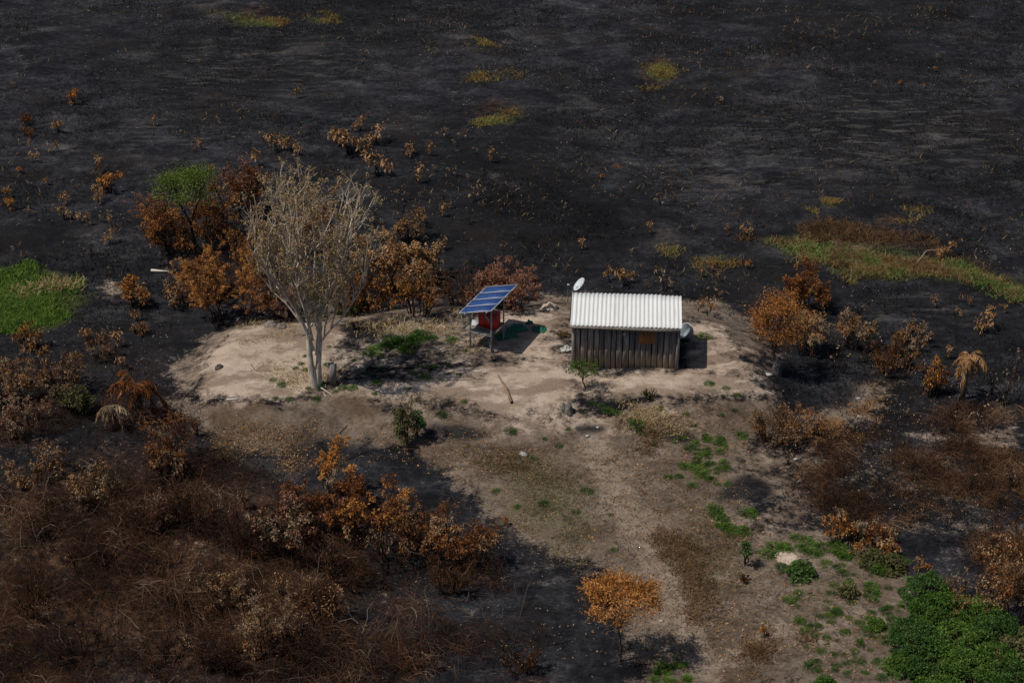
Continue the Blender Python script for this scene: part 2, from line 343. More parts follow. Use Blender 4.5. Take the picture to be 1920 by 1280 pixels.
RUST = [([(1430, 445), (1600, 420), (1740, 440), (1760, 480), (1600, 470)], 1.5, .7), (ell(1290, 440, 110, 24), 2.2, .35), (ell(1680, 415, 50, 12), 1, .6), (ell(850, 90, 140, 12), 1.5, .35), (ell(920, 210, 60, 26), 1.5, .5),
        (ell(1225, 135, 50, 26), 1.5, .5), (ell(1160, 312, 16, 7), .8, .7), (ell(400, 505, 150, 70), 3, .30), (ell(770, 540, 100, 60), 2.5, .30), (ell(300, 1080, 440, 250), 4, .62), (ell(1650, 930, 230, 90), 4, .42), (ell(60, 480, 130, 20), 2, .3), (ell(480, 30, 100, 26), 1.5, .4)]
DARK = [(ell(855, 815, 70, 14), .7, .95), (ell(1100, 808, 32, 9), .6, .9), (ell(1275, 815, 30, 14), .7, .95), (ell(1390, 922, 62, 26), 1.0, .8), (ell(660, 815, 50, 14), .8, .45), (ell(990, 745, 14, 8), .5, .55),
        ([(560, 790), (700, 830), (780, 850), (620, 880), (380, 860), (400, 830), (500, 850)], .9, .62), (ell(1570, 740, 60, 30), 1.4, .75), (ell(720, 705, 60, 12), .8, .5), (ell(560, 632, 30, 8), .6, .6), (ell(1090, 1000, 90, 24), 1.5, .6), (ell(1620, 1120, 40, 14), 1, .0)]
TRACK = [([(1085, 815), (1120, 812), (1160, 870), (1200, 940), (1235, 1010), (1270, 1090), (1325, 1180), (1350, 1290), (1300, 1290), (1280, 1210), (1225, 1110), (1180, 1020), (1135, 930), (1100, 870)], .45, 1.0)]
ASH = [(ell(1650, 250, 260, 80), 4, .75), (ell(1350, 320, 170, 40), 3, .8), (ell(500, 130, 220, 60), 4, .6), (ell(1720, 590, 120, 40), 2, .6), (ell(300, 250, 120, 40), 3, .5), (ell(250, 590, 60, 40), 2, .5), (ell(1030, 1075, 80, 26), 1.5, .9), (ell(140, 960, 60, 20), 1.5, .6), (ell(1500, 480, 60, 14), 1.5, .6)]
SOOT = [(ell(1080, 400, 170, 70), 4, .9), (ell(930, 260, 120, 60), 4, .7), (ell(1560, 400, 160, 26), 2.5, .8), (ell(1850, 560, 120, 26), 2, .7), (ell(1250, 170, 160, 26), 3, .7), (ell(700, 80, 200, 20), 3, .7), (ell(60, 460, 140, 30), 2.5, .7), (ell(1480, 640, 60, 50), 2, .6)]
def grid_mesh():
    me = bpy.data.meshes.new('ground'); v = np.stack([X, Y, Z], 1).astype(np.float32); nx, ny = len(gx), len(gy)
    i, j = np.meshgrid(np.arange(ny - 1), np.arange(nx - 1), indexing='ij'); b = (i * nx + j).ravel()
    f = np.stack([b, b + 1, b + nx + 1, b + nx], 1).astype(np.int32)
    me.vertices.add(len(v)); me.vertices.foreach_set('co', v.ravel()); me.loops.add(f.size); me.loops.foreach_set('vertex_index', f.ravel())
    me.polygons.add(len(f)); me.polygons.foreach_set('loop_start', np.arange(len(f), dtype=np.int32) * 4); me.polygons.foreach_set('loop_total', np.full(len(f), 4, np.int32))
    me.polygons.foreach_set('use_smooth', np.ones(len(f), bool)); me.update(calc_edges=True)
    for nm, pl in (('sand', SAND), ('litter', LITTER), ('green', GREEN), ('rust', RUST), ('burn', DARK), ('track', TRACK), ('ashy', ASH), ('soot', SOOT)):
        a = me.attributes.new(nm, 'FLOAT', 'POINT'); a.data.foreach_set('value', mask(pl).astype(np.float32))
    return me
t = NT('ground_burnt_plain')
p0 = t.pos(); pst = t.pos(.8, 1.25, 1, .35)
n_big = t.noise(.075, 4, .6, p0, .5); n_mid = t.noise(.5, 5, .62, pst, .6); n_fin = t.noise(2.6, 6, .72, p0); n_mic = t.noise(10.0, 5, .8, t.pos(.8, 1.3, 1, .1))
n_mix = t.math('ADD', t.math('MULTIPLY', n_mid, .34), t.math('ADD', t.math('MULTIPLY', n_fin, .34), t.math('MULTIPLY', n_mic, .32)))
char = t.ramp(n_mix, [(.38, (.0045, .0046, .0055)), (.47, (.0142, .0146, .0178)), (.55, (.035, .0355, .042)), (.63, (.090, .087, .090))])
char = t.mix(t.fr(n_big, .36, .60, .62, 0), char, (.0085, .0085, .0098))
fleck = t.math('MULTIPLY', t.fr(t.noise(7.0, 3, .75, t.pos(.7, 1.6, 1, .1)), .60, .70), t.fr(n_mid, .40, .60))
char = t.mix(t.math('MULTIPLY', fleck, .5), char, (.17, .155, .14))
ash = t.math('MULTIPLY', t.fr(t.noise(.16, 3, .5, p0), .50, .66), t.fr(t.math('ADD', t.math('MULTIPLY', n_mid, .55), t.math('MULTIPLY', n_mic, .45)), .50, .66))
char = t.mix(t.math('MULTIPLY', ash, .5), char, (.145, .13, .12))
brownish = t.fr(t.noise(.22, 4, .6, p0), .54, .70, 0, .45)
char = t.mix(brownish, char, (.028, .021, .016))
char = t.mix(t.math('MULTIPLY', t.attr('soot'), .6), char, (.0062, .0060, .0066))
ast = t.fr(t.noise(1.1, 6, .78, t.pos(.45, 1.6, 1, .08)), .50, .64)
char = t.mix(t.math('MULTIPLY', t.math('MULTIPLY', t.attr('ashy'), ast), .75), char, (.135, .122, .112))
def brk(nm, k, lo, hi): return t.fr(t.math('ADD', t.attr(nm), t.math('MULTIPLY', t.math('SUBTRACT', n_mix, .5), k)), lo, hi)
rustc = t.mix(t.fr(n_fin, .35, .65), (.030, .014, .008), (.13, .062, .026))
col = t.mix(t.math('MULTIPLY', brk('rust', 1.6, .25, .8), .8), char, rustc)
lit = t.ramp(n_mix, [(.38, (.048, .036, .027)), (.47, (.14, .106, .080)), (.55, (.235, .183, .14)), (.63, (.38, .31, .245))])
lit = t.mix(t.fr(t.noise(.35, 4, .6, p0), .48, .68, 0, .6), lit, (.085, .052, .030))
col = t.mix(brk('litter', 2.6, .32, .60), col, lit)
sandc = t.ramp(t.math('ADD', t.math('MULTIPLY', n_mid, .5), t.math('MULTIPLY', n_fin, .5)), [(.30, (.25, .185, .135)), (.47, (.46, .355, .27)), (.65, (.58, .47, .375))])
sandc = t.mix(t.fr(n_mic, .54, .70, 0, .6), sandc, (.15, .105, .072))
sandc = t.mix(t.fr(t.noise(.75, 5, .68, t.pos(.6, 1.2, 1, .2)), .44, .57, 0, .72), sandc, (.20, .143, .10))
col = t.mix(brk('sand', 3.0, .36, .84), col, sandc)
trc = t.mix(t.fr(n_fin, .38, .62), (.20, .155, .115), (.30, .24, .185))
col = t.mix(t.math('MULTIPLY', brk('track', 1.2, .25, .75), .85), col, trc)
grc = t.mix(t.fr(n_fin, .35, .65), (.035, .050, .012), (.085, .095, .028))
col = t.mix(t.math('MULTIPLY', brk('green', 1.5, .3, .8), .7), col, grc)
col = t.mix(t.math('MULTIPLY', brk('burn', 2.2, .36, .66), .93), col, char)
bh = t.math('ADD', t.math('MULTIPLY', n_fin, .6), t.math('MULTIPLY', n_mic, .4))
ground = obj('ground', grid_mesh()); ground.data.materials.append(t.done(col, .95, .08, t.bump(bh, .9, .16)))
tag(ground, 'burnt black plain around a raised sandy clearing with a dirt track', 'ground', kind='structure')

# ---------------------------------------------------------------- hut
A = P(1076, 686); B = P(1266, 691)
ux = Vector((B.x - A.x, B.y - A.y, 0)); HW = ux.length; HZ = (A.z + B.z) / 2
HA = math.atan2(ux.y, ux.x)
HD, HF, HB = 1.80, 1.80, 2.00                                   # depth, front and back wall heights
hut = empty('hut', (A.x, A.y, HZ), 'small grey plank hut with white corrugated lean-to roof', 'hut', rz=HA)
def plank_row(n, width, place, hfun, hide=()):
    w = width / n; edges = np.cumsum(np.r_[0, rng.uniform(.85, 1.15, n)]); edges = edges / edges[-1] * width
    for i in range(n):
        a, b = edges[i] + rng.uniform(.010, .022), edges[i + 1] - rng.uniform(.010, .022)
        h = hfun((a + b) / 2); z0 = rng.uniform(-.14, -.05)
        bm = MB(); bm.box((0, 0, (h + z0) / 2), (b - a, .028, h - z0), jit=.005)
        o = obj('plank', bm.mesh('plank', M['plank']), hut); place(o, (a + b) / 2)
def pf(o, s): o.location = (s, rng.uniform(-.006, .006), 0); o.rotation_euler = (rng.uniform(-.008, .008), rng.uniform(-.006, .006), 0)
def pb(o, s): o.location = (s, HD, 0)
def pl(o, s): o.location = (-.02, s, 0); o.rotation_euler = (0, 0, math.pi / 2)
def pr(o, s): o.location = (HW + .02, s, 0); o.rotation_euler = (0, 0, math.pi / 2)
plank_row(17, HW, pf, lambda s: HF - .02); plank_row(15, HW, pb, lambda s: HB - .02)
plank_row(9, HD - .08, pl, lambda s: HF + (HB - HF) * s / HD - .03); plank_row(9, HD - .08, pr, lambda s: HF + (HB - HF) * s / HD - .03)
for x, y, h in ((-.045, -.055, HF), (HW + .045, -.055, HF), (-.045, HD + .05, HB), (HW + .045, HD + .05, HB)):
    pp = np.array([[[x, y, -.25], [x + .01, y, h * .5], [x - .008 + (.03 if x > 1 else 0), y, h]]]); bm = MB(); bm.tubes(pp, np.array([[.075, .068, .062]]), 8, True)
    obj('corner_post', bm.mesh('corner_post', M['beam'], True), hut)
sl = (HB - HF) / HD
for y0, h, xl in ((-.175, HF + .055, -.22), (HD + .05, HB + .012, -.18)):
    pp = np.array([[[xl, y0, h + .02], [HW * .4, y0 + .015, h], [HW * .75, y0 - .01, h - .012], [HW + .12, y0, h]]]); bm = MB(); bm.tubes(pp, np.array([[.068, .078, .074, .066]]), 8, True)
    obj('roof_beam', bm.mesh('roof_beam', M['beam'], True), hut)
for k in range(5):
    x = .1 + k * (HW - .2) / 4; bm = MB(); bm.bar((x, -.10, HF + .115 - .10 * sl), (x, HD + .2, HF + .115 + (HD + .2) * sl), .06, .07); obj('rafter', bm.mesh('rafter', M['beam']), hut)
NW, RX0, RX1 = 26, -.17, HW + .17
pitch = (RX1 - RX0) / NW
wv = [(0, 5), (5, 10), (10, 16), (16, 21), (21, 26)]
for k, (a, b) in enumerate(wv):
    seg = 10; n = (b - a) * seg + (seg // 2 if k < 4 else 0) + 1
    xs = RX0 + a * pitch + np.arange(n) * pitch / seg; wave = .019 * np.cos((xs - RX0) / pitch * 2 * np.pi)
    y0, y1 = -.20 + rng.uniform(-.02, .02), HD + .22 + rng.uniform(-.02, .02); off = .178 + .006 * (k % 2)
    ys = np.linspace(y0, y1, 6); sag = -.010 * np.sin(np.linspace(0, np.pi, 6))
    rows = [np.stack([xs, np.full(n, y), wave + HF + off + y * sl + s], 1) for y, s in zip(ys, sag)]
    top = np.concatenate(rows); bot = top - np.array([0, 0, .007]); r = len(ys)
    i, j = np.meshgrid(np.arange(r - 1), np.arange(n - 1), indexing='ij'); q = (i * n + j).ravel()
    ft = np.stack([q, q + 1, q + n + 1, q + n], 1); fb = ft[:, ::-1] + r * n
    e = np.arange(n - 1); f1 = np.stack([e, e + r * n, e + 1 + r * n, e + 1], 1); e2 = e + (r - 1) * n; f2 = np.stack([e2, e2 + 1, e2 + 1 + r * n, e2 + r * n], 1)
    bm = MB(); bm.add(np.concatenate([top, bot]), np.concatenate([ft, fb, f1, f2])); obj('roof_sheet', bm.mesh('roof_sheet', M['sheet'], True), hut)
for k in range(3):                                              # orange patch over three planks
    x = HW * (.655 + k * .057); bm = MB(); bm.box((0, 0, 0), (HW * .052, .02, .62 - .015 * k), jit=.008); o = obj('patch_board', bm.mesh('patch_board', M['patch']), hut, (x, -.034, HF - .36)); o['label'] = 'orange-brown board patching the grey plank wall'
bm = MB(); bm.tubes(np.array([[[HW * .485, -.02, HF - .22], [HW * .485, -.09, HF - .25]]]), np.array([[.028, .05]]), 8, True); o = obj('wall_lamp', bm.mesh('wall_lamp', M['white'], True), hut); o['label'] = 'small white lamp on the plank wall'

# ---------------------------------------------------------------- satellite dish on a pole behind the hut
dp = P(1069, 598); dh = up_m(64, 598)
dish = empty('satellite_dish', dp, 'round pale grey satellite dish on a thin pole behind the hut', 'satellite dish')
bm = MB(); bm.tubes(np.array([[[0, 0, -.2], [.01, 0, dh * .5], [.10, -.02, dh - .32], [.30, -.05, dh - .10]]]), np.array([[.025, .024, .022, .02]]), 8, True); obj('pole', bm.mesh('pole', M['steel'], True), dish)
R = .34; nr, na = 6, 28
nv = Vector((-.72, -.04, .69)).normalized(); q = nv.to_track_quat('Z', 'Y').to_matrix()
vv = [];
for i in range(nr + 1):
    for j in range(na):
        r = R * i / nr; a = 2 * math.pi * j / na; vv.append((r * math.cos(a), r * math.sin(a) * .93, .16 * (r / R) ** 2 * R / .36 - .10))
vv = np.array(vv); vb = vv - np.array([0, 0, .012]); fs = []
for i in range(nr):
    for j in range(na):
        a, b = i * na + j, i * na + (j + 1) % na; fs.append((a, b, b + na, a + na)); o_ = len(vv); fs.append((a + na + o_, b + na + o_, b + o_, a + o_))
for j in range(na): a, b = nr * na + j, nr * na + (j + 1) % na; fs.append((a, b, b + len(vv), a + len(vv)))
bm = MB(); bm.add(np.concatenate([vv, vb]) @ np.array(q).T, np.array(fs)); dc = Vector((.36, -.08, dh - .02)); obj('reflector', bm.mesh('reflector', M['dish'], True), dish, dc)
bm = MB(); ft = dc + q @ Vector((0, -.33, .0)) * 0 + Vector((-.46, -.10, .06)); rim = dc + q @ Vector((0, -R * .9, .03))
bm.tubes(np.array([[list(rim), list((rim + ft) / 2 + Vector((0, 0, -.03))), list(ft)]]), np.array([[.013, .012, .012]]), 6, True); arm = obj('feed_arm', bm.mesh('feed_arm', M['steel'], True), dish)
bm = MB(); bm.tubes(np.array([[list(ft - Vector((.05, 0, .0))), list(ft + Vector((.05, .01, -.02)))]]), np.array([[.04, .035]]), 8, True); obj('feed_horn', bm.mesh('feed_horn', M['white'], True), arm)
bm = MB()
for (a, b, w) in ((-.10, .05, .05), (-.04, .06, .02), (.0, .05, .05), (.06, .06, .03), (.11, .05, .02), (-.03, -.03, .12), (.05, .13, .06)):
    r2 = math.hypot(a, b); bm = MB(); bm.box(q @ Vector((a, b, .16 * (r2 / R) ** 2 - .088)), (w * .6, .03, .006), q); obj('printed_mark', bm.mesh('printed_mark', M['mark']), dish, dc)

# ---------------------------------------------------------------- solar stand
SC = P(915, 646)
bdir = Vector((.43, .90, 0)).normalized(); adir = Vector((.90, -.43, 0)).normalized()
SLEN, SWID, RISE, LOWH = 2.45, 1.50, .44, 1.70
g0 = P(894, 656)
stand = empty('solar_stand', (g0.x, g0.y, g0.z), 'four-legged metal stand carrying four tilted blue solar panels', 'solar stand')
wa = math.sqrt(SWID ** 2 - RISE ** 2)
FL = Vector((-.68, 0, LOWH)) - bdir * .02                        # low near corner in stand coordinates
na_ = (adir * wa + Vector((0, 0, RISE))).normalized()
pn = na_.cross(bdir).normalized()
if pn.z < 0: pn = -pn
pm = Matrix((na_, bdir, pn)).transposed()
for k in range(4):
    w = SLEN / 4; c = FL + bdir * (w * (k + .5)) + na_ * (SWID / 2)
    pe = bpy.data.objects.new('solar_panel', None); COL.objects.link(pe); pe.parent = stand; pe.location = c; pe.rotation_euler = pm.to_euler(); pe.empty_display_size = .1
    bm = MB(); bm.box((0, 0, .0), (SWID - .03, w - .036, .034)); obj('cell_sheet', bm.mesh('cell_sheet', M['cells']), pe)
    for x, y, sx, sy in ((0, w / 2 - .010, SWID, .014), (0, -w / 2 + .010, SWID, .014), (SWID / 2 - .011, 0, .022, w - .055), (-SWID / 2 + .011, 0, .022, w - .055)):
        bm = MB(); bm.box((x, y, .002), (sx, sy, .042)); obj('frame_bar', bm.mesh('frame_bar', M['alu']), pe)
legs = []
for px, py, ia, ib in ((894, 650, .20, .16), (931, 655, .86, .16), (908, 637, .20, .62), (945, 639, .86, .62)):
    b_ = FL + bdir * (SLEN * ib) + na_ * (SWID * ia); gz = float(hz(np.array([g0.x + b_.x]), np.array([g0.y + b_.y]))[0]) - g0.z
    bm = MB(); bm.bar((b_.x, b_.y, gz - .15), (b_.x, b_.y, b_.z - .05), .065); obj('post', bm.mesh('post', M['steel']), stand); legs.append(b_)
for a, b in ((0, 2), (1, 3)):
    bm = MB(); d = (legs[b] - legs[a]).normalized() * .45; bm.bar(legs[a] - d + Vector((0, 0, -.045)), legs[b] + d * 1.5 + Vector((0, 0, -.045)), .05); obj('rail', bm.mesh('rail', M['steel']), stand)
bm = MB(); bm.bar(legs[1] + Vector((0, 0, -.75)), legs[1] + Vector((-.45, .2, -.17)), .035); obj('brace', bm.mesh('brace', M['steel']), stand)
bm = MB(); bm.bar(Vector((legs[2].x, legs[2].y, .62)), Vector((legs[1].x, legs[1].y, .12)), .045); obj('brace', bm.mesh('brace', M['steel']), stand)
SH = .80
ctr = sum(legs, Vector()) / 4; qz = Matrix((adir, bdir, Vector((0, 0, 1)))).transposed()
la = (legs[1] - legs[0]).dot(adir); lb = (legs[2] - legs[0]).dot(bdir)
for k in range(4):
    c = Vector((ctr.x, ctr.y, SH)) + bdir * (lb * (k - 1.5) / 4) * 1.0 - adir * .10; bm = MB(); bm.box((0, 0, 0), (la + .28, lb / 4 - .015, .03), jit=.006)
    o = obj('shelf_board', bm.mesh('shelf_board', M['beam']), stand, c); o.rotation_euler = qz.to_euler()
for e in (0, 2):
    bm = MB(); z = SH - .045; bm.bar((legs[e].x, legs[e].y - .035, z), (legs[e + 1].x, legs[e + 1].y - .035, z), .045); obj('crossbar', bm.mesh('crossbar', M['steel']), stand)
bm = MB(); l0 = legs[0]
bm.tubes(np.array([[[l0.x + .05, l0.y - .04, SH - .1], [l0.x + .10, l0.y - .06, SH - .35], [l0.x + .03, l0.y - .05, .35], [l0.x + .09, l0.y - .06, .2], [l0.x + .02, l0.y - .05, .02]]]), np.full((1, 5), .014), 6, True); obj('cable', bm.mesh('cable', M['cable'], True), stand)
rb = empty('red_box', Vector((g0.x, g0.y, g0.z)) + Vector((ctr.x + .10, ctr.y + .02, SH + .018)), 'bright red box on the shelf under the solar panels', 'box', rz=math.atan2(adir.y, adir.x))
bm = MB(); bm.box((0, 0, .29), (.74, .50, .58)); obj('body', bm.mesh('body', M['red']), rb)
bm = MB(); bm.box((0, 0, .60), (.78, .54, .04)); lid = obj('lid', bm.mesh('lid', M['red']), rb)
bm = MB(); bm.box((0, -.285, .50), (.12, .03, .06)); obj('latch', bm.mesh('latch', M['steel']), lid)
def on(px, py, dz=0.0): p = P(px, py); p.z += dz; return p
wt = on(899, 613); bm = MB()
pale = Vector((g0.x, g0.y, g0.z)) + Vector((ctr.x, ctr.y, SH + .035)) - adir * (la / 2 + .02)
bm.box((0, 0, 0), (.34, .46, .03), Matrix.Rotation(.12, 3, 'Y')); tag(obj('panel_offcut', bm.mesh('panel_offcut', M['alu']), None, pale), 'pale flat sheet lying beside the red box on the shelf', 'sheet')

# green tarpaulin pieces in the stand's shadow
def tarp(name, px, py, rx, ry, hh, label, seed, rz):
    n = 21; g = np.linspace(-1, 1, n); a, b = np.meshgrid(g, g); c = P(px, py)
    r = np.maximum(np.abs(a), np.abs(b)); x = a * rx * (1 + .12 * (fbm(a + 3, b, .7, 2, seed) - .5)); y = b * ry
    z = hh * (fbm(a + 9, b + 4, .45, 4, seed) ** 1.8) * 1.6 * np.clip(1.2 - np.hypot(a, b), .03, 1); x = x * (1 + .5 * (fbm(a * 1.0 + 31, b + 7, .5, 3, seed) - .5)); y = y * (1 + .7 * (fbm(a + 51, b + 17, .5, 3, seed) - .5))
    xx = x * math.cos(rz) - y * math.sin(rz); yy = x * math.sin(rz) + y * math.cos(rz)
    zt = hz((xx + c.x).ravel(), (yy + c.y).ravel()).reshape(n, n) - c.z
    top = np.stack([xx, yy, z + zt + .02], -1).reshape(-1, 3); bot = top - np.array([0, 0, .012])
    i, j = np.meshgrid(np.arange(n - 1), np.arange(n - 1), indexing='ij'); q_ = (i * n + j).ravel(); f = np.stack([q_, q_ + 1, q_ + n + 1, q_ + n], 1)
    bm = MB(); bm.add(np.concatenate([top, bot]), np.concatenate([f, f[:, ::-1] + n * n])); return tag(obj(name, bm.mesh(name, M['tarp'] if 'green' in label else M['white'], True), None, c), label, 'tarpaulin' if 'green' in label else 'bag')
tarp('tarpaulin', 948, 630, .42, .26, .34, 'crumpled green tarpaulin in the shade below the red box', 3, .3)
tarp('tarpaulin', 970, 617, .40, .22, .30, 'crumpled green tarpaulin between the shaded one and the white bag', 4, .1)
tarp('tarpaulin', 1010, 618, .30, .20, .26, 'small sunlit green tarpaulin at the tip of the panel shadow', 5, -.2)
tarp('plastic_bag', 992, 606, .17, .10, .20, 'crumpled white bag behind the green tarpaulins', 6, .4)
tarp('plastic_bag', 1062, 655, .22, .13, .18, 'crumpled pale sheeting lying against the left wall of the hut', 8, .2)
# basin right of hut
bc = P(1292, 634); bas = empty('basin', bc + Vector((0, 0, .02)), 'blue-grey round basin tipped on its side behind the hut', 'basin')
na, prof = 24, [(.02, 0), (.30, 0), (.36, .10), (.42, .36), (.455, .37), (.445, .40), (.405, .385), (.345, .12), (.28, .03), (.02, .03)]
v = np.array([[r * math.cos(2 * math.pi * j / na), r * math.sin(2 * math.pi * j / na), z] for r, z in prof for j in range(na)]); f = [[i * na + j, i * na + (j + 1) % na, (i + 1) * na + (j + 1) % na, (i + 1) * na + j] for i in range(len(prof) - 1) for j in range(na)]
bm = MB(); bm.add(v, np.array(f)); o = obj('bowl', bm.mesh('bowl', M['basin'], True), bas); o.rotation_euler = (math.radians(12), math.radians(-48), 0); o.location = (0, 0, .22); bas.scale = (.8, .8, .8)
bm = MB(); bm.tubes(np.array([[[.44 * math.cos(a), .44 * math.sin(a), .385] for a in np.linspace(0, 2 * math.pi, 25)]]), np.full((1, 25), .022), 6); o2 = obj('rim', bm.mesh('rim', M['alu'], True), bas); o2.rotation_euler = o.rotation_euler; o2.location = o.location

# ---------------------------------------------------------------- branching
def grow(par, prad, c, t0, t1, ang, ratio, trop=(0, 0, .25), n=4, jit=.06, rr=.55, lpow=.5):
    """children of every path in par [m,n,3]; returns paths, radii"""
    m, k, _ = par.shape; idx = np.repeat(np.arange(m), c); q = len(idx)
    t = rng.uniform(t0, t1, q); s = t * (k - 1); i = np.minimum(s.astype(int), k - 2); fr = (s - i)[:, None]
    a, b = par[idx, i], par[idx, i + 1]; st = a + (b - a) * fr; tg = b - a; tg /= np.linalg.norm(tg, axis=1, keepdims=True) + 1e-9
    plen = np.linalg.norm(np.diff(par, axis=1), axis=2).sum(1)[idx]
    r = rng.normal(size=(q, 3)); pp = r - (r * tg).sum(1, keepdims=True) * tg; pp /= np.linalg.norm(pp, axis=1, keepdims=True) + 1e-9
    an = np.radians(ang) * rng.uniform(.6, 1.35, q)[:, None]; d = tg * np.cos(an) + pp * np.sin(an)
    ln = (plen * ratio * rng.uniform(.6, 1.25, q) * (1 - lpow * t))[:, None]
    ss = np.linspace(0, 1, n)[None, :, None]
    path = st[:, None] + d[:, None] * ln[:, None] * ss + np.array(trop)[None, None] * ln[:, None] * ss ** 2
    path[:, 1:] += rng.normal(size=(q, n - 1, 3)) * jit * ln[:, None]
    r0 = prad[idx, i] * rr; rad = r0[:, None] * np.linspace(1, .35, n)[None]
    return path, rad
def leaf_pts(paths, count, t0=.3, cluster=.6, nodes=None):
    m, k, _ = paths.shape; pick = rng.permutation(m)[:max(1, int(m * cluster))]
    idx = pick[rng.integers(0, len(pick), count)]; s = rng.uniform(t0, 1, count) ** .7 * (k - 1); i = np.minimum(s.astype(int), k - 2); fr = (s - i)[:, None]
    a, b = paths[idx, i], paths[idx, i + 1]; return a + (b - a) * fr, (b - a) / (np.linalg.norm(b - a, axis=1, keepdims=True) + 1e-9)
def shrub_meshes(H, Wd, nst=6, c1=6, c2=4, nleaf=900, ls=.13, lmat='tan', wmat='burnt_twig', hang=.8, cl=.55, lean=(0, 0), t1=.3, bare=1, sr=.03, wid=.38, flat_top=0.0, minz=0.0, root=.75, acc=None):
    a = rng.uniform(0, 2 * np.pi, nst); r = np.sqrt(rng.uniform(.05, 1, nst)) * Wd * .36; h = H * rng.uniform(.42, .86, nst) * (1 - (.30 - flat_top) * (r / (Wd * .4)) ** 2)
    n = 6; ss = np.linspace(0, 1, n)[None, :]
    x = np.cos(a)[:, None] * r[:, None] * (1.1 - .6 * root) * ss ** 1.3 + lean[0] * ss ** 1.5 + np.cos(a)[:, None] * root * r[:, None]; y = np.sin(a)[:, None] * r[:, None] * (1.1 - .6 * root) * ss ** 1.3 + lean[1] * ss ** 1.5 + np.sin(a)[:, None] * root * r[:, None]
    st = np.stack([x, y, h[:, None] * ss], -1); st[:, 1:] += rng.normal(size=(nst, n - 1, 3)) * .022 * H; st[:, 0, 2] = -.08
    srad = sr * rng.uniform(.7, 1.2, nst)[:, None] * np.linspace(1, .4, n)[None]
    b1, r1 = grow(st, srad, c1, t1, 1, 42, .38, (0, 0, .12), 4, .07, .6); b2, r2 = grow(b1, r1, c2, .25, 1, 45, .6, (0, 0, .0), 3, .09, .65)
    w = MB(); w.tubes(st, srad, 5); w.tubes(b1, np.maximum(r1, .007), 4); w.tubes(b2, np.maximum(r2, .0055), 3)
    l = MB(); p, d = leaf_pts(b2, nleaf, .2, cl); keep = p[:, 2] > minz; p, d = p[keep], d[keep]; m = len(p)
    dd = d * (1 - hang) + np.array([0, 0, -1]) * hang + rng.normal(size=(m, 3)) * .38; p = p + rng.normal(size=(m, 3)) * ls * .35
    l.leaves(p, dd, ls * rng.uniform(.55, 1.3, m), wid)
    me = l.mesh('foliage', M[lmat])
    if acc:                                                     # some twigs keep paler leaves
        me.materials.append(M[acc]); sel = (fbm(p[:, 0] + 40, p[:, 1] + p[:, 2] + 9, .45, 2, 71) > .52); me.polygons.foreach_set('material_index', np.concatenate([sel, sel]).astype(np.int32))
    return w.mesh('stems', M[wmat]), me
def shrub(name, px, py, hpx, wpx, label, cat='shrub', group=None, dens=1.0, parts=('stems', 'foliage'), **kw):
    p = P(px, py); H = up_m(hpx, py); Wd = wpx * mpp(py)
    kw.setdefault('nleaf', int(dens * 800 * H * Wd)); kw.setdefault('nst', int(8 + Wd * 3.5))
    if name.startswith('scorched'): kw.setdefault('acc', {'rust': random.choice(['orange', 'tan', 'pink', 'tan']), 'orange': random.choice(['tan', 'pale', 'rust']), 'tan': 'pale', 'pale': 'pink', 'pink': 'tan'}.get(kw.get('lmat'), None)); kw['ls'] = min(kw.get('ls', .085), .09); kw.setdefault('c1', 9); kw.setdefault('c2', 5); kw.setdefault('wmat', 'red_twig')
    if name.startswith('scorched'): kw['ls'] = kw['ls'] * rng.uniform(.75, 1.35); kw['hang'] = kw.get('hang', rng.uniform(.35, .9)); kw['wid'] = rng.uniform(.28, .5); kw['nleaf'] = int(kw['nleaf'] * rng.uniform(.6, 1.15)); kw['cl'] = kw.get('cl', rng.uniform(.35, .75))
    wm, lm = shrub_meshes(H, Wd, **kw); e = empty(name, p, label, cat, group); obj(parts[0], wm, e); obj(parts[1], lm, e); return e

# ---------------------------------------------------------------- the tall pale tree
tb = P(592, 722); TH = up_m(322, 722); tm = mpp(722)
tree = empty('bare_tree', tb, 'tall pale bare tree with forked trunk and thin dry crown', 'tree')
def stem(pts): return [(x * tm * min(1.15, .42 + z * .95), yy * min(1.1, .4 + z), z * TH) for x, yy, z in pts]
mains = [stem([(-2, 0, -.02), (-3, .0, .12), (-9, .0, .26), (-8, .1, .36), (-18, .2, .52), (-26, .3, .70), (-34, .5, .90)]),
         stem([(5, .1, -.02), (9, .10, .12), (18, .2, .27), (12, .3, .38), (10, .35, .54), (14, .3, .72), (10, .2, .93)]),
         stem([(0, 0, .20), (-10, -.1, .30), (-26, -.3, .42), (-44, -.5, .55), (-62, -.6, .68), (-74, -.8, .78), (-82, -.9, .86)]),
         stem([(10, .1, .17), (18, .0, .26), (24, -.2, .38), (36, -.3, .52), (50, -.4, .66), (62, -.5, .78), (70, -.6, .90)]),
         stem([(-6, .1, .34), (-8, .5, .46), (-14, 1.1, .58), (-20, 1.5, .70), (-22, 1.7, .80), (-24, 1.9, .88), (-26, 2.0, .94)]),
         stem([(12, .3, .30), (22, .8, .40), (32, 1.3, .53), (44, 1.6, .66), (50, 1.8, .77), (56, 1.9, .86), (60, 2.0, .93)]),
         stem([(0, -.05, .26), (-4, -.5, .40), (-4, -1.0, .52), (-8, -1.3, .64), (-10, -1.5, .74), (-12, -1.6, .82), (-14, -1.7, .88)]),
         stem([(13, .2, .21), (30, .1, .27), (50, -.2, .33), (72, -.3, .40), (88, -.4, .48), (98, -.5, .55), (104, -.5, .60)]),
         stem([(-10, -.1, .29), (-30, .2, .36), (-54, .3, .44), (-74, .2, .52), (-88, .2, .60), (-96, .1, .66), (-100, .1, .72)])]
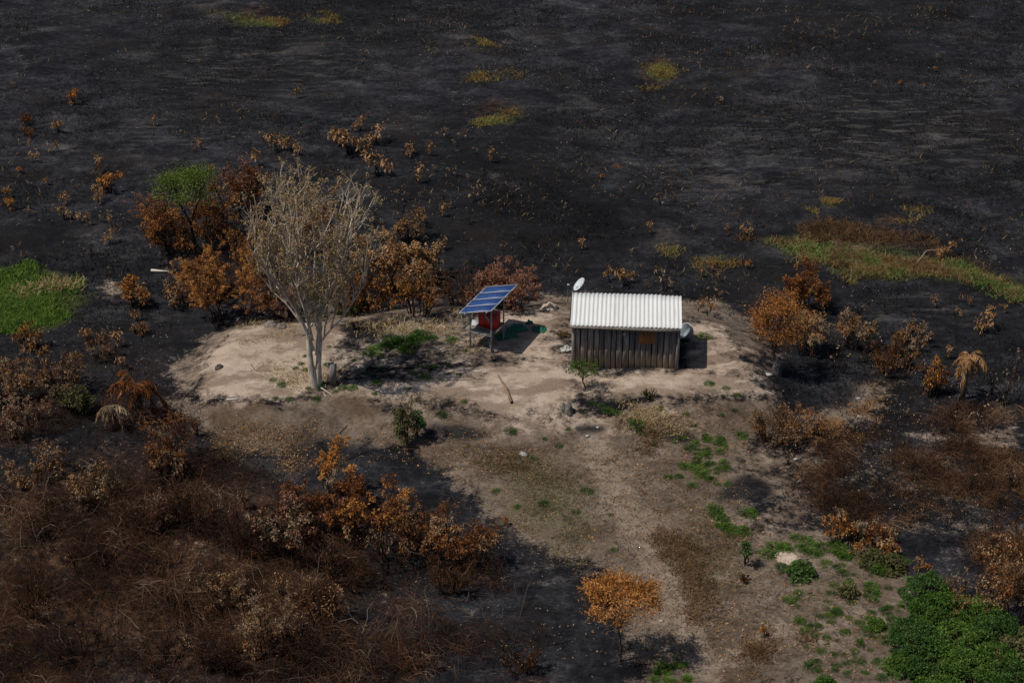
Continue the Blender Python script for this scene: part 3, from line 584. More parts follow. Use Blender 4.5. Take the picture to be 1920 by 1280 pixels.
mains = np.array(mains); mains[:, 1:-1] += rng.normal(size=(len(mains), 5, 3)) * np.array([.05, .05, .03])
r0 = np.array([.125, .115, .075, .08, .065, .07, .06, .045, .045]); mr = r0[:, None] * np.linspace(1, .16, 7)[None] ** .9
mr[:2, 0] *= 1.7; mr[:2, 1] *= 1.12
K = 190; u = rng.normal(size=(K, 3)); u /= np.linalg.norm(u, axis=1, keepdims=True); tc = u * (rng.uniform(.25, 1, (K, 1)) ** .55)
zc = TH * .83; tc = tc * np.array([2.65, 2.3, 3.15]); tc[:, :2] *= np.clip(1 + tc[:, 2:3] / 3.15 * .35, .60, 1.02); tc += np.array([.18, .3, zc]); lob = fbm(tc[:, 0] + 20, tc[:, 2] + tc[:, 1] * .6, 1.3, 2, 91) > .36; tc = tc[lob]
allm = mains.reshape(-1, 3); br = []
for c in tc:
    ok = allm[(allm[:, 2] < c[2] - .9) & (allm[:, 2] > TH * .22)]
    if not len(ok): continue
    st = ok[np.argmin(np.hypot(ok[:, 0] - c[0] * .7, ok[:, 1] - c[1] * .7) + .35 * (c[2] - ok[:, 2]) + rng.uniform(0, .8, len(ok)))]
    q = np.linspace(0, 1, 6)[:, None]; pa = st + (c - st) * q; pa[:, :2] += (st[:2] - c[:2]) * (q * (1 - q)) * .0 + (c[:2] - st[:2]) * (q * (1 - q)) * .45; pa[1:] += rng.normal(size=(5, 3)) * .06; br.append(pa)
b1 = np.array(br); L1 = np.linalg.norm(b1[:, -1] - b1[:, 0], axis=1); r1 = (.016 + .0085 * L1)[:, None] * np.linspace(1, .3, 6)[None]
b2, r2 = grow(b1, r1, 5, .25, 1, 34, .36, (0, 0, .18), 4, .05, .55); b3, r3 = grow(b2, r2, 2, .2, 1, 40, .6, (0, 0, .05), 3, .06, .6)
w = MB(); w.tubes(mains[:2], mr[:2], 10); w.tubes(mains[2:], mr[2:], 7); obj('trunk', w.mesh('trunk', M['bark_pale'], True), tree)
w = MB(); w.tubes(b1, np.maximum(r1, .010), 5); w.tubes(b2, np.maximum(r2, .0065), 3); w.tubes(b3, np.maximum(r3, .005), 3); obj('branches', w.mesh('branches', M['bark_twig'], True), tree)
l = MB(); p, d = leaf_pts(b3, 15000, .2, .55); m = len(p); l.leaves(p + rng.normal(size=(m, 3)) * .05, d * .5 + rng.normal(size=(m, 3)) * .5 + np.array([0, 0, -.3]), rng.uniform(.05, .11, m), .5); obj('foliage', l.mesh('foliage', M['dry']), tree)

def crowned(name, px, py, label, fork, crown_z, rx, rz, lmat, n, ls, hang, K=34, r0=.07, wmat='bark_dark', low=-.5, cs=.34, trunks=2, dx=0.0):
    p = P(px, py); e = empty(name, p, label, 'tree'); w = MB(); tips = []
    for k in range(trunks):
        a = 6.28 * k / trunks + .4; tp = np.array([[0, 0, -.1], [.05, 0, fork * .4], [-.04, .02, fork], [math.cos(a) * rx * .22 + dx * .6, math.sin(a) * rx * .2, (fork + crown_z) / 2 + .1], [math.cos(a) * rx * .4 + dx, math.sin(a) * rx * .35, crown_z]]); tp[:2, 0] += .012 * k
        w.tubes(tp[None], (r0 * np.array([1.25, 1, .85, .55, .35]))[None], 7); tips.append(tp)
    u = rng.normal(size=(K, 3)); u /= np.linalg.norm(u, axis=1, keepdims=True); u[:, 2] = np.where(u[:, 2] < low, -u[:, 2], u[:, 2]); rr = rng.uniform(.35, 1, (K, 1)) ** .6
    c = u * rr * np.array([rx, rx * .9, rz]) + np.array([dx, 0, crown_z])
    for q in range(K):
        tp = tips[int(np.argmin([np.hypot(*(t_[4, :2] - c[q, :2])) for t_ in tips]))]; st = tp[3] + (tp[4] - tp[3]) * rng.uniform(0, 1); md = st * .5 + c[q] * .5 + np.array([0, 0, .12]); w.tubes(np.stack([st, md, c[q]])[None], np.array([[.022, .014, .007]]), 4)
        w.tubes(np.stack([np.repeat(c[q][None], 5, 0) * .6 + md * .4, c[q] + rng.normal(size=(5, 3)) * cs * .7], 1), np.full((5, 2), .006), 3)
    obj('trunk', w.mesh('trunk', M[wmat], True), e)
    i = rng.integers(0, K, n); q = c[i] + rng.normal(size=(n, 3)) * np.array([1, 1, .6]) * cs * rng.uniform(.4, 1.0, (n, 1)); l = MB(); l.leaves(q, rng.normal(size=(n, 3)) * (1 - hang) + np.array([0, 0, -hang]), ls * rng.uniform(.6, 1.3, n), .4); obj('crown', l.mesh('crown', M[lmat]), e)
# ---------------------------------------------------------------- shrubs and trees, one by one
S = shrub
# thicket to the left of the tall tree
crowned('green_topped_tree', 365, 478, 'tree with a fresh green top among scorched rust shrubs', 1.6, 3.3, 1.75, .95, 'spring', 5600, .09, .3, K=38, low=-.4, cs=.40)
S('scorched_shrub', 448, 398, 112, 96, 'rust-red leafy shrub right behind the green-topped tree', lmat='rust', dens=1.2, cl=.6, t1=.45)
S('scorched_shrub', 288, 452, 100, 85, 'tan-brown shrub on the open side of the green-topped tree', lmat='pink', dens=.9, cl=.5, t1=.45)
S('scorched_shrub', 355, 470, 105, 150, 'brown shrub growing under the green tree crown', lmat='rust', dens=1.0, ls=.15)
S('scorched_shrub', 405, 440, 90, 80, 'orange-brown shrub pressed against the green tree crown', lmat='orange', dens=.9)
S('scorched_shrub', 442, 606, 168, 175, 'largest rust-orange bush beside the tall bare tree', lmat='rust', dens=1.5, ls=.17, nst=14)
S('scorched_shrub', 380, 560, 85, 120, 'orange-tan shrub at the foot of the largest rust bush', lmat='orange', dens=.75, cl=.4)
S('scorched_shrub', 480, 505, 110, 110, 'dark rust shrub behind the largest rust bush', lmat='rust', dens=1.1)
S('scorched_shrub', 530, 600, 105, 85, 'pale dry shrub between the rust bush and tall tree', lmat='pale', dens=1.0, ls=.12)
S('scorched_shrub', 610, 470, 95, 120, 'brown shrub hidden behind the tall bare tree crown', lmat='rust', dens=.8)
S('scorched_shrub', 325, 575, 55, 60, 'low tan shrub with hanging leaves left of the rust bush', lmat='tan', dens=.8, cl=.4)
# right of the tree
S('scorched_shrub', 735, 545, 140, 130, 'big tan-orange bush on the solar panel side of the tall tree', lmat='tan', dens=1.25, ls=.17, nst=11)
S('scorched_shrub', 688, 585, 110, 130, 'brown twiggy shrub under the tall tree branches', lmat='rust', dens=.6)
S('scorched_shrub', 782, 590, 95, 90, 'orange-brown shrub with dark stems above the sandy bank', lmat='orange', dens=.8, t1=.5)
S('scorched_shrub', 805, 525, 80, 60, 'slim tan shrub beside the big tan-orange bush', lmat='tan', dens=.8, cl=.45)
S('scorched_shrub', 862, 570, 70, 90, 'charred twiggy shrub with few leaves behind the solar panels', lmat='rust', dens=.22, c1=8)
S('scorched_shrub', 770, 450, 70, 60, 'tan shrub standing behind the big tan-orange bush', lmat='tan', dens=.8, cl=.5)
S('green_shrub', 652, 590, 38, 60, 'low olive-green shrub under the tall bare tree', lmat='olive', dens=2.0, hang=.3, ls=.11)
S('pink_brown_shrub', 948, 580, 92, 150, 'rounded pinkish-brown leafy shrub behind the solar panels', lmat='pink', dens=2.2, ls=.09, hang=.4, cl=.9, nst=22, t1=.3, root=.25, c1=8, c2=5)
# right
crowned('orange_tree', 1450, 694, 'bright orange-leaved small tree at the edge of the sandy clearing', .8, 2.35, 1.15, 1.25, 'orange', 5200, .09, .5, K=60, low=-.9, cs=.30, r0=.06, wmat='bark_brown', trunks=3)
S('scorched_shrub', 1508, 572, 92, 92, 'rust-orange shrub by the green grass bank', lmat='rust', dens=1.2, t1=.4)
S('scorched_shrub', 1512, 662, 95, 56, 'tall thin shrub with a pale tan head beside the orange tree', lmat='tan', dens=1.0, t1=.65)
S('scorched_shrub', 1595, 648, 72, 76, 'tan-headed shrub on burnt soil between thin black stems', lmat='tan', dens=.8, t1=.65)
S('scorched_shrub', 1680, 700, 68, 100, 'rust-brown mounded bush on the burnt slope', lmat='rust', dens=1.1)
S('scorched_shrub', 1712, 652, 48, 74, 'tan spreading shrub above the rust-brown mounded bush', lmat='tan', dens=.8, t1=.6, cl=.45)
S('scorched_shrub', 1748, 742, 70, 48, 'orange-brown shrub beside the dry palm', lmat='orange', dens=.8, t1=.4)
S('scorched_shrub', 1450, 836, 92, 84, 'straw-coloured twiggy shrub at the clearing corner', lmat='tan', dens=.45, wmat='straw_twig', c1=10)
S('scorched_shrub', 1508, 812, 52, 70, 'orange-tan leafy shrub on the yellow grass strip', lmat='orange', dens=.8, wmat='straw_twig')
S('scorched_shrub', 1588, 1026, 68, 100, 'orange-tan shrub above the green weeds', lmat='orange', dens=1.1, wmat='straw_twig', ls=.12)
S('scorched_shrub', 1645, 1030, 46, 80, 'rust-coloured low shrub next to the weeds', lmat='rust', dens=1.0, wmat='straw_twig', ls=.11)
S('scorched_shrub', 1905, 1150, 190, 150, 'tall brown mound of dry creeper above the green thicket', lmat='rust', dens=.8, wmat='straw_twig', nst=20, c1=12, ls=.11)
S('scorched_shrub', 1820, 1150, 70, 130, 'dry tan seed-headed bush behind the green thicket', lmat='tan', dens=.8, wmat='straw_twig', nst=18, c1=7, ls=.10)
S('scorched_shrub', 1395, 1090, 14, 20, 'tiny yellow shrub on the dirt track side', lmat='orange', dens=.8, ls=.07)
# foreground lone tree
crowned('orange_tree', 1160, 1240, 'small orange-leaved tree standing beside the dirt track', 1.3, 2.60, 1.28, .52, 'orange', 6500, .095, .45, K=64, low=-.75, cs=.20, r0=.036, dx=.10, wmat='bark_brown')
# left
S('scorched_shrub', 30, 735, 96, 130, 'dense tan shrub below the green meadow patch', lmat='tan', dens=1.0)
S('scorched_shrub', 122, 735, 88, 90, 'tan shrub with drooping leaves next to the green-brown bush', lmat='tan', dens=.9, cl=.45)
S('scorched_shrub', 185, 672, 55, 70, 'small tan shrub on the burnt slope above the palm', lmat='tan', dens=.7, cl=.35)
S('scorched_shrub', 62, 655, 55, 60, 'orange shrub at the lower edge of the green meadow', lmat='orange', dens=.9)
S('scorched_shrub', 257, 575, 55, 44, 'rounded orange-tan shrub on black ground beside the eroded bank', lmat='orange', dens=1.0)
S('scorched_shrub', 262, 625, 30, 32, 'little rust shrub on black ground near the sandy bank', lmat='orange', dens=.8)
S('green_brown_shrub', 135, 775, 62, 80, 'grey-green half dried bush among brown scrub', lmat='olive', dens=1.4, hang=.2, ls=.10)
S('scorched_shrub', 40, 800, 90, 150, 'grey-brown dry bush under the tan shrubs', lmat='pale', dens=.5, wmat='straw_twig', nst=16, c1=8)
S('scorched_shrub', 322, 880, 108, 120, 'rust-orange bush at the corner of the sandy clearing', lmat='rust', dens=1.5, nst=12, ls=.15)
S('scorched_shrub', 182, 945, 92, 100, 'tan-leaved bush on its own in the dark tangle', lmat='tan', dens=.9, cl=.5)
S('scorched_shrub', 60, 900, 70, 140, 'brown-tan low bush at the edge of the dark tangle', lmat='tan', dens=.5)
S('scorched_sapling', 632, 912, 140, 110, 'leaning sparse orange sapling rising above the rust bushes', lmat='orange', dens=.55, cl=.30, nst=4, t1=.35, lean=(.4, 0), wmat='bark_brown')
S('scorched_shrub', 612, 985, 118, 150, 'orange-brown bush below the leaning sapling', lmat='rust', dens=1.2, nst=12, minz=.95, hang=.6, cl=.75)
S('scorched_shrub', 700, 1005, 135, 150, 'rust bush with the orange top in the middle of the front thicket', lmat='orange', dens=.95, nst=12, minz=.95, hang=.6, cl=.75)
S('scorched_shrub', 792, 1040, 140, 140, 'orange and grey leaved bush on the clearing side of the front thicket', lmat='rust', dens=1.1, nst=12, minz=.95, hang=.6, cl=.75)
S('scorched_shrub', 735, 1050, 95, 120, 'pale-leaved bush with hanging ash-grey leaves in the front thicket', lmat='pale', dens=.5, cl=.4, minz=1.0)
S('scorched_shrub', 880, 1070, 95, 110, 'rust bush at the outer tip of the front thicket', lmat='rust', dens=1.1, nst=10, minz=.95, hang=.6, cl=.75)
S('scorched_shrub', 545, 1045, 105, 150, 'bush with pale hanging leaves beside the orange-brown bush', lmat='pale', dens=.45, cl=.35, minz=.9)
S('scorched_shrub', 505, 1215, 150, 110, 'tall tan-orange bush deep in the dark tangle', lmat='tan', dens=.55, cl=.3, wmat='straw_twig', nst=12)
S('scorched_shrub', 425, 1135, 70, 80, 'small tan bush within the reddish twig tangle', lmat='tan', dens=.55, cl=.35, wmat='straw_twig')
S('scorched_shrub', 600, 1160, 95, 110, 'rust bush in front of the pale-leaved bushes', lmat='rust', dens=.4, wmat='red_twig', c1=9)
S('scorched_shrub', 290, 985, 60, 90, 'pale-leaved low bush under the rust-orange corner bush', lmat='pale', dens=.35, cl=.35)
for px, py, h, w, lm, lab in ((340, 905, 62, 30, 'pale', 'narrow pale-leaved spike under the rust-orange corner bush'), (458, 955, 56, 14, 'pale', 'thin pale leafy spike standing alone in the dark tangle'), (520, 1000, 60, 26, 'pale', 'pale leafy spike beside the hanging-leaved bush'), (575, 985, 58, 18, 'tan', 'slim tan spike between pale and orange-brown bushes'), (620, 960, 75, 14, 'pale', 'thin pale spike rising through the orange-brown bush'), (662, 1030, 62, 14, 'tan', 'thin tan spike before the orange-topped bush'), (362, 1120, 50, 10, 'pale', 'tiny pale spike in the reddish twig tangle'), (384, 1125, 46, 10, 'orange', 'tiny orange spike next to the pale one in the tangle'), (350, 1215, 56, 44, 'tan', 'tan fan-shaped sapling in the reddish twig tangle'), (478, 1235, 56, 46, 'orange', 'yellow-orange sapling before the tall tan-orange bush'), (530, 1120, 60, 34, 'tan', 'tan spike behind the tall tan-orange bush'), (20, 790, 30, 40, 'rust', 'low rust bush below the dense tan shrub'), (370, 820, 40, 20, 'rust', 'red-brown spike topping the corner bush'), (650, 1275, 26, 40, 'orange', 'small orange bush at the foot of the front tangle')):
    S('scorched_sapling', px, py, h, w, lab, 'sapling', lmat=lm, nleaf=int(60 + h * w * .09), nst=max(2, w // 9), root=.1, t1=.25, ls=.10, hang=.85, cl=.8)
BARE = [(60, 985, 90, 130, 'below the brown-tan low bush'), (150, 1060, 95, 130, 'under the lone tan-leaved bush'), (255, 1010, 110, 130, 'beside the pale-leaved low bush'), (370, 985, 115, 130, 'below the rust-orange corner bush'), (455, 1040, 105, 130, 'around the lone pale spike'), (300, 1110, 80, 140, 'next to the tiny pale and orange spikes'), (60, 1150, 110, 150, 'at the rim of the front tangle'), (170, 1235, 100, 160, 'in the reddest part of the tangle'), (300, 1260, 80, 150, 'beside the tan fan-shaped sapling'), (420, 1260, 80, 120, 'before the small tan bush'), (560, 1240, 90, 120, 'behind the yellow-orange sapling'), (650, 1090, 100, 130, 'between the pale-leaved and rust bushes'), (840, 1100, 80, 120, 'under the outer tip of the front thicket'), (980, 1250, 60, 110, 'heaped beside the burnt ground near the track'), (780, 1240, 46, 120, 'flattened in front of the front thicket'), (1870, 1060, 100, 120, 'above the tall dry creeper mound')]
for px, py, h, w, where in BARE:
    S('bare_bush', px, py, h, w, 'leafless red-brown twiggy bush ' + where, 'bush', lmat='rust', nleaf=90, ls=.08, nst=15, c1=9, c2=5, t1=.15, wmat='red_twig', sr=.024, root=.6)
# green ones on the clearing
S('green_shrub', 762, 834, 84, 44, 'upright olive-green bush with a dark trunk on the bare slope', lmat='olive', nleaf=1300, nst=7, t1=.35, ls=.13, hang=.45, cl=.9, wmat='bark_brown', flat_top=.3, minz=.35, root=.08)
S('green_shrub', 781, 822, 58, 32, 'bright deep-green round bush leaning on the olive bush', lmat='deep', nleaf=1500, nst=5, t1=.55, ls=.09, hang=.2, cl=.95, wmat='bark_brown', minz=.55, root=.08)
crowned('green_sapling', 1094, 733, 'small green sapling in front of the plank wall', .45, .98, .60, .20, 'green', 750, .11, .3, K=20, low=-.5, cs=.15, r0=.028, wmat='bark_brown', trunks=3)
S('green_sapling', 1397, 1060, 62, 22, 'slender dark green sapling at the edge of the weeds', 'sapling', lmat='deep', nleaf=900, nst=3, t1=.45, ls=.09, hang=.5, cl=.95, wmat='bark_dark', minz=.6, parts=('trunk', 'crown'), root=.08)
S('dry_bush', 1219, 748, 22, 26, 'small dry grey-green bush on sand before the hut', lmat='olive', nleaf=160, ls=.08, hang=.1)
S('charred_bush', 668, 617, 22, 18, 'small dark charred round bush behind the tall tree', lmat='pale', nleaf=60, ls=.08, c1=10)

# palms with dry fronds
def palm(name, px, py, hpx, wpx, label, nf, lmat, tr_r=.09):
    p0 = P(px, py); H = up_m(hpx, py); Wd = wpx * mpp(py); e = empty(name, p0, label, 'palm'); th = H * .72
    w = MB(); w.tubes(np.array([[[0, 0, -.1], [.04, .02, th * .35], [.02, .05, th * .7], [.05, .04, th]]]), np.array([[tr_r * 1.3, tr_r, tr_r * .9, tr_r * 1.15]]), 9, True); obj('trunk', w.mesh('trunk', M['bark_brown'], True), e)
    for k in range(nf):
        a = 2 * math.pi * k / nf + rng.uniform(-.3, .3); up = rng.uniform(-.3, 1.3); ln = Wd * .5 * rng.uniform(.55, 1.2); n = 8; s = np.linspace(0, 1, n)
        r = ln * s * (1 - .15 * s); z = th + ln * (up * s * .9 - 1.15 * s ** 2 * (1.1 - .35 * up)); pt = np.stack([.05 + np.cos(a) * r, .04 + np.sin(a) * r, z], 1)
        m = MB(); m.tubes(pt[None], np.linspace(.016, .006, n)[None], 4)
        tt = np.repeat(rng.uniform(.15, 1, 34), 2); ii = np.minimum((tt * (n - 1)).astype(int), n - 2); ff = (tt * (n - 1) - ii)[:, None]; q_ = pt[ii] + (pt[ii + 1] - pt[ii]) * ff
        tg = pt[ii + 1] - pt[ii]; tg /= np.linalg.norm(tg, axis=1, keepdims=True); sd = np.cross(tg, [0, 0, 1.]) * np.where(np.arange(len(tt)) % 2, 1, -1)[:, None]
        m.leaves(q_, sd * .7 + tg * .5 + np.array([0, 0, -.65]) + rng.normal(size=q_.shape) * .15, ln * .30 * rng.uniform(.5, 1.4, len(tt)), .16); obj('frond', m.mesh('frond', M[lmat]), e)
palm('dry_palm', 1803, 748, 112, 84, 'dry tan palm with drooping fronds on the burnt slope', 12, 'tan')
palm('scorched_palm', 262, 788, 92, 100, 'stocky scorched palm with rust and grey fronds', 14, 'rust', .16)
palm('scorched_palm', 212, 805, 60, 80, 'low scorched palm next to the stocky one', 11, 'pale', .12)

# ---------------------------------------------------------------- scattered scorched saplings on the plain (copies of eight kinds)
PROTO = {}
def proto(key, H, Wd, **kw):
    kw.setdefault('root', .1)
    wm, lm = shrub_meshes(H, Wd, **kw); PROTO[key] = (H, wm, lm)
proto('o1', 1.2, .75, nst=3, nleaf=110, ls=.16, lmat='orange', t1=.6, cl=.5, c1=5, c2=3, sr=.022)
proto('o2', 1.2, .9, nst=4, nleaf=170, ls=.16, lmat='orange', t1=.55, cl=.5, c1=5, c2=3, sr=.024)
proto('t1', 1.2, .7, nst=2, nleaf=75, ls=.17, lmat='tan', t1=.65, cl=.4, c1=5, c2=3, sr=.02)
proto('t2', 1.2, .8, nst=4, nleaf=140, ls=.17, lmat='tan', t1=.55, cl=.45, c1=5, c2=3, sr=.022)
proto('t3', 1.2, .5, nst=2, nleaf=85, ls=.16, lmat='tan', t1=.3, cl=.5, c1=6, c2=3, sr=.02)
proto('p1', 1.2, .7, nst=3, nleaf=45, ls=.17, lmat='pale', t1=.65, cl=.3, c1=5, c2=3, sr=.018)
proto('p2', 1.2, .5, nst=2, nleaf=28, ls=.18, lmat='pale', t1=.65, cl=.3, c1=4, c2=3, sr=.018)
proto('r1', 1.2, 1.0, nst=5, nleaf=230, ls=.14, lmat='rust', t1=.35, cl=.6, c1=6, c2=3, sr=.024)
proto('b1', 1.4, .6, nst=4, nleaf=6, ls=.12, lmat='pale', t1=.3, cl=.3, c1=5, c2=3, sr=.016)
KL = {'o': ('orange-leaved scorched sapling on the black burnt plain', 'orange saplings on the burnt plain'), 't': ('tan-leaved scorched sapling on the black burnt plain', 'tan saplings on the burnt plain'),
      'p': ('pale sparse-leaved sapling on the black burnt plain', 'pale saplings on the burnt plain'), 'r': ('dark rust bushy sapling on the black burnt plain', 'rust saplings on the burnt plain'),
      'b': ('bare black charred sapling on the burnt ground', 'bare charred saplings')}
ROOTS = {}
LOOK = {'o1': 'slim orange-leaved scorched sapling', 'o2': 'bushy orange-leaved scorched sapling', 't1': 'thin tan-leaved scorched sapling', 't2': 'bushy tan-leaved scorched sapling', 't3': 'narrow tan-leaved sapling leafy to its foot', 'p1': 'pale sparse-leaved sapling', 'p2': 'single thin stalk with a few pale leaves', 'r1': 'dark rust bushy sapling', 'b1': 'bare black charred sapling'}
def place(px, py):
    if py < 215: return 'far out on the burnt plain'
    if py > 720: return 'in the brown scrub near the track' if px > 1000 else 'beside the front thicket'
    if px < 330: return 'on black ground around the green meadow' if py > 420 else 'on black ground behind the green meadow'
    if px < 560: return 'around the green-topped tree'
    if px < 740: return 'behind the tall bare tree'
    if px < 960: return 'on black ground behind the solar stand'
    if px < 1420: return 'on black ground behind the hut'
    return 'on black ground below the grass bank' if py > 500 else 'around the grass bank'
def sapling(key, px, py, hpx, sx=1.0):
    H, wm, lm = PROTO[key]; s = up_m(hpx, py) / H; p = P(px, py); rz = random.uniform(0, 6.28); lab = LOOK[key] + ' ' + place(px, py); grp = lab.replace('sapling', 'saplings').replace('stalk ', 'stalks ')
    if key not in ROOTS:
        e = empty('scorched_sapling', p, lab, 'sapling', grp, rz); e.scale = (s * sx, s * sx, s); obj('stem', wm, e); obj('foliage', lm, e); ROOTS[key] = e
    else: copy_tree(ROOTS[key], p, rz, (s * sx, s * sx, s), lab)['group'] = grp
SAP = '''o2 137 195 36;r1 48 232 34;t2 110 248 32;t1 285 236 26;r1 50 256 28;t1 54 276 20;p1 93 288 26;t1 112 284 24;p2 13 284 16;t3 64 306 30;o1 40 324 18;t1 177 325 44;o2 207 360 52;r1 195 352 40
o1 92 347 22;t2 184 380 44;p2 262 322 22;p2 55 352 18;t3 118 382 30;t2 122 412 34;t1 165 425 30;t2 206 456 36;t1 152 420 24;o1 15 372 26;o2 16 394 30;p2 343 258 24;p2 327 256 18;t1 380 282 26;p1 362 284 20;p2 30 350 16
t1 557 182 26;t2 520 285 44;t2 548 290 42;t2 640 275 50;t2 655 290 56;t2 675 245 36;t2 704 268 42;t1 690 292 34;t2 710 330 56;p1 567 256 24;t1 620 262 30;t3 485 312 44;t2 767 292 28;t1 803 290 32;t1 780 340 44;p1 828 260 26
p1 868 262 26;p2 852 276 22;p1 835 254 22;p2 815 322 20;p1 847 330 26;t1 918 302 34;p1 755 376 30;p2 788 374 22;p1 890 376 34;t1 825 405 34;p2 845 392 22;t3 785 425 40;t3 835 470 34;r1 400 358 30;t1 20 165 14;p2 8 172 12;t2 245 560 40
p1 1237 386 26;p2 1145 376 20;p2 1164 366 18;o1 1130 335 14;t3 1396 448 34;t1 1360 444 24;t1 1087 470 28;p2 1185 478 20;t3 1142 528 36;t2 1172 535 46;p1 1245 545 56;p2 1042 506 18;p1 1325 505 24;o1 1402 502 24;t1 1350 530 28;t1 1310 520 26;p2 1390 400 16
t2 1775 480 38;t1 1762 494 28;o1 1686 160 14;o1 1754 136 14;o1 1735 166 12;p1 1809 178 16;p2 1354 196 22;p2 1345 192 18;p2 1565 66 16;p2 1555 62 14;p2 1307 106 14;t1 1116 585 26;t3 1326 592 42;t1 1308 582 30;t1 1757 578 32;t2 1845 620 48;t1 1878 588 24
t2 1797 592 18;t1 1770 672 34;o1 1750 690 30;p1 1705 612 22;p2 720 480 22;p2 1000 300 14;p2 1020 380 16;p1 1060 392 14;p2 1485 330 12;p2 1640 160 14;p2 1245 190 14;p2 1278 170 14;p1 810 108 22;p2 820 104 20;p2 800 98 18;p2 492 24 18;p2 500 22 14;p2 300 36 14
p2 735 40 10;p2 710 70 14;p2 375 122 16;p2 33 116 12;p2 1200 60 12;p2 1030 215 16;p1 1760 110 12;p2 1860 150 12;p2 1545 115 10;t1 330 545 36;t1 345 560 40;t1 310 560 30;o1 250 545 40;t3 255 600 28;t2 165 640 40;t1 215 655 40;t2 230 690 36
b1 520 660 1;b1 1560 690 66;b1 1580 700 60;b1 1620 680 70;b1 1645 660 58;b1 1535 640 56;b1 1700 690 60;b1 1880 760 100;b1 1860 740 80;b1 1900 700 70;b1 1830 800 80;b1 1610 600 50;b1 1660 590 46;b1 1660 760 40;b1 1790 800 60;b1 1500 600 50;b1 1545 600 44
b1 880 420 40;b1 930 400 40;b1 700 420 44;b1 755 400 40;b1 830 380 36;b1 1190 590 40;b1 1240 570 44;b1 905 340 36;b1 365 290 20;b1 420 262 22;b1 250 540 30;b1 300 500 40;b1 170 480 36;b1 200 520 34;b1 95 420 26;b1 420 560 50;b1 1320 560 36;b1 1000 560 40
t1 1488 905 26;t1 1610 830 16;o1 1455 775 14;b1 1478 870 60;b1 1490 850 50;o1 1240 1 1;p2 1700 780 24;b1 1818 915 50;b1 1895 915 70;o1 1740 1075 26;t2 1720 1068 30;o1 945 985 24;o1 1435 1195 30;o1 1330 1075 14;t1 870 855 12'''
for ln in SAP.replace('\n', ';').split(';'):
    k, a, b, c = ln.split()
    if float(c) > 2: sapling(k, float(a), float(b), float(c), random.uniform(.85, 1.25))
rs = random.Random(4)
for i in range(70):                                              # thin charred stems between them
    px, py = rs.choice([(rs.uniform(640, 1000), rs.uniform(260, 520)), (rs.uniform(0, 320), rs.uniform(260, 560)), (rs.uniform(1480, 1920), rs.uniform(560, 800)), (rs.uniform(1000, 1420), rs.uniform(430, 560))])
    sapling(rs.choice(['p2', 'b1', 'p2', 't1', 'b1']), px, py, rs.uniform(14, 30) * (py / 450) ** .5, rs.uniform(.7, 1.1))

# ---------------------------------------------------------------- tufts and weeds (single, countable)
def tuft_mesh(n, h, r, mat, leafy=False, ls=.09):
    m = MB(); a = rng.uniform(0, 2 * np.pi, n); rr = r * np.sqrt(rng.uniform(0, 1, n))
    if leafy:
        zz = h * (1 - (rr / r) ** 2 * .75) * rng.uniform(.15, 1, n); m.leaves(np.stack([rr * np.cos(a), rr * np.sin(a), zz], 1), np.stack([np.cos(a), np.sin(a), rng.uniform(-.3, .9, n)], 1) + rng.normal(size=(n, 3)) * .35, ls * rng.uniform(.6, 1.3, n), .55)
        b0 = np.stack([rr * np.cos(a), rr * np.sin(a), zz], 1); v = np.concatenate([[[0, 0, -.02]], b0 + np.array([.006, 0, 0]), b0 - np.array([.006, 0, 0])]); m.add(v, np.stack([np.zeros(n, int), np.arange(1, n + 1), np.arange(n + 1, 2 * n + 1)], 1))
    else: m.blades(np.stack([rr * np.cos(a) * .6, rr * np.sin(a) * .6, 0 * a - .01], 1), h * rng.uniform(.5, 1.1, n), .55, .012)
    return m.mesh('tuft', M[mat])
TUFT = [tuft_mesh(190, .17, .24, 'green', True, .05), tuft_mesh(280, .22, .32, 'green', True, .055), tuft_mesh(140, .30, .24, 'grass_green'), tuft_mesh(280, .20, .34, 'deep', True, .055), tuft_mesh(100, .22, .30, 'grass_yellow')]
def tuft(px, py, w, kind, label, group, name='grass_tuft', cat='grass tuft'):
    o = obj(name, TUFT[kind], None, P(px, py) + Vector((0, 0, -.01))); s = w * mpp(py) / (.5 if kind == 0 else .6); o.scale = (s, s * rs.uniform(.8, 1.2), s * rs.uniform(.75, 1.1)); o.rotation_euler = (0, 0, rs.uniform(0, 6)); tag(o, label, cat, group)
for a, b, w in ((564, 682, 14), (573, 694, 16), (554, 691, 12), (571, 668, 10), (614, 684, 16), (600, 722, 22), (578, 728, 12), (642, 728, 20), (660, 728, 24), (630, 734, 14), (594, 748, 18), (543, 748, 16), (516, 747, 14), (680, 699, 14), (700, 702, 12), (706, 720, 22),
                (702, 738, 12), (718, 690, 12), (775, 701, 14), (797, 708, 24), (812, 688, 16), (786, 685, 12), (840, 701, 12), (840, 685, 10), (860, 702, 12), (828, 712, 10), (770, 662, 20), (765, 728, 12), (873, 658, 10), (664, 676, 12), (512, 712, 14), (528, 722, 20), (617, 650, 10)):
    tuft(a, b, w, rs.choice([0, 1, 0]), 'small bright green tuft on sand around the tall bare tree', 'green tufts around the tall tree')
for a, b, w in ((700, 656, 30), (722, 650, 34), (745, 648, 40), (760, 640, 36), (780, 636, 34), (795, 630, 30), (735, 635, 26), (772, 650, 26), (690, 664, 22), (712, 668, 18), (810, 634, 20), (755, 656, 22), (783, 626, 26)):
    tuft(a, b, w, rs.choice([1, 3]), 'green weed clump in the strip between bare tree and solar stand', 'weed clumps of the green strip', 'weed_clump', 'weed')
tuft(848, 640, 26, 1, 'rounded green weed clump standing alone left of the solar stand', None, 'weed_clump', 'weed'); tuft(935, 630, 20, 2, 'green grass tuft under the solar panels', None)
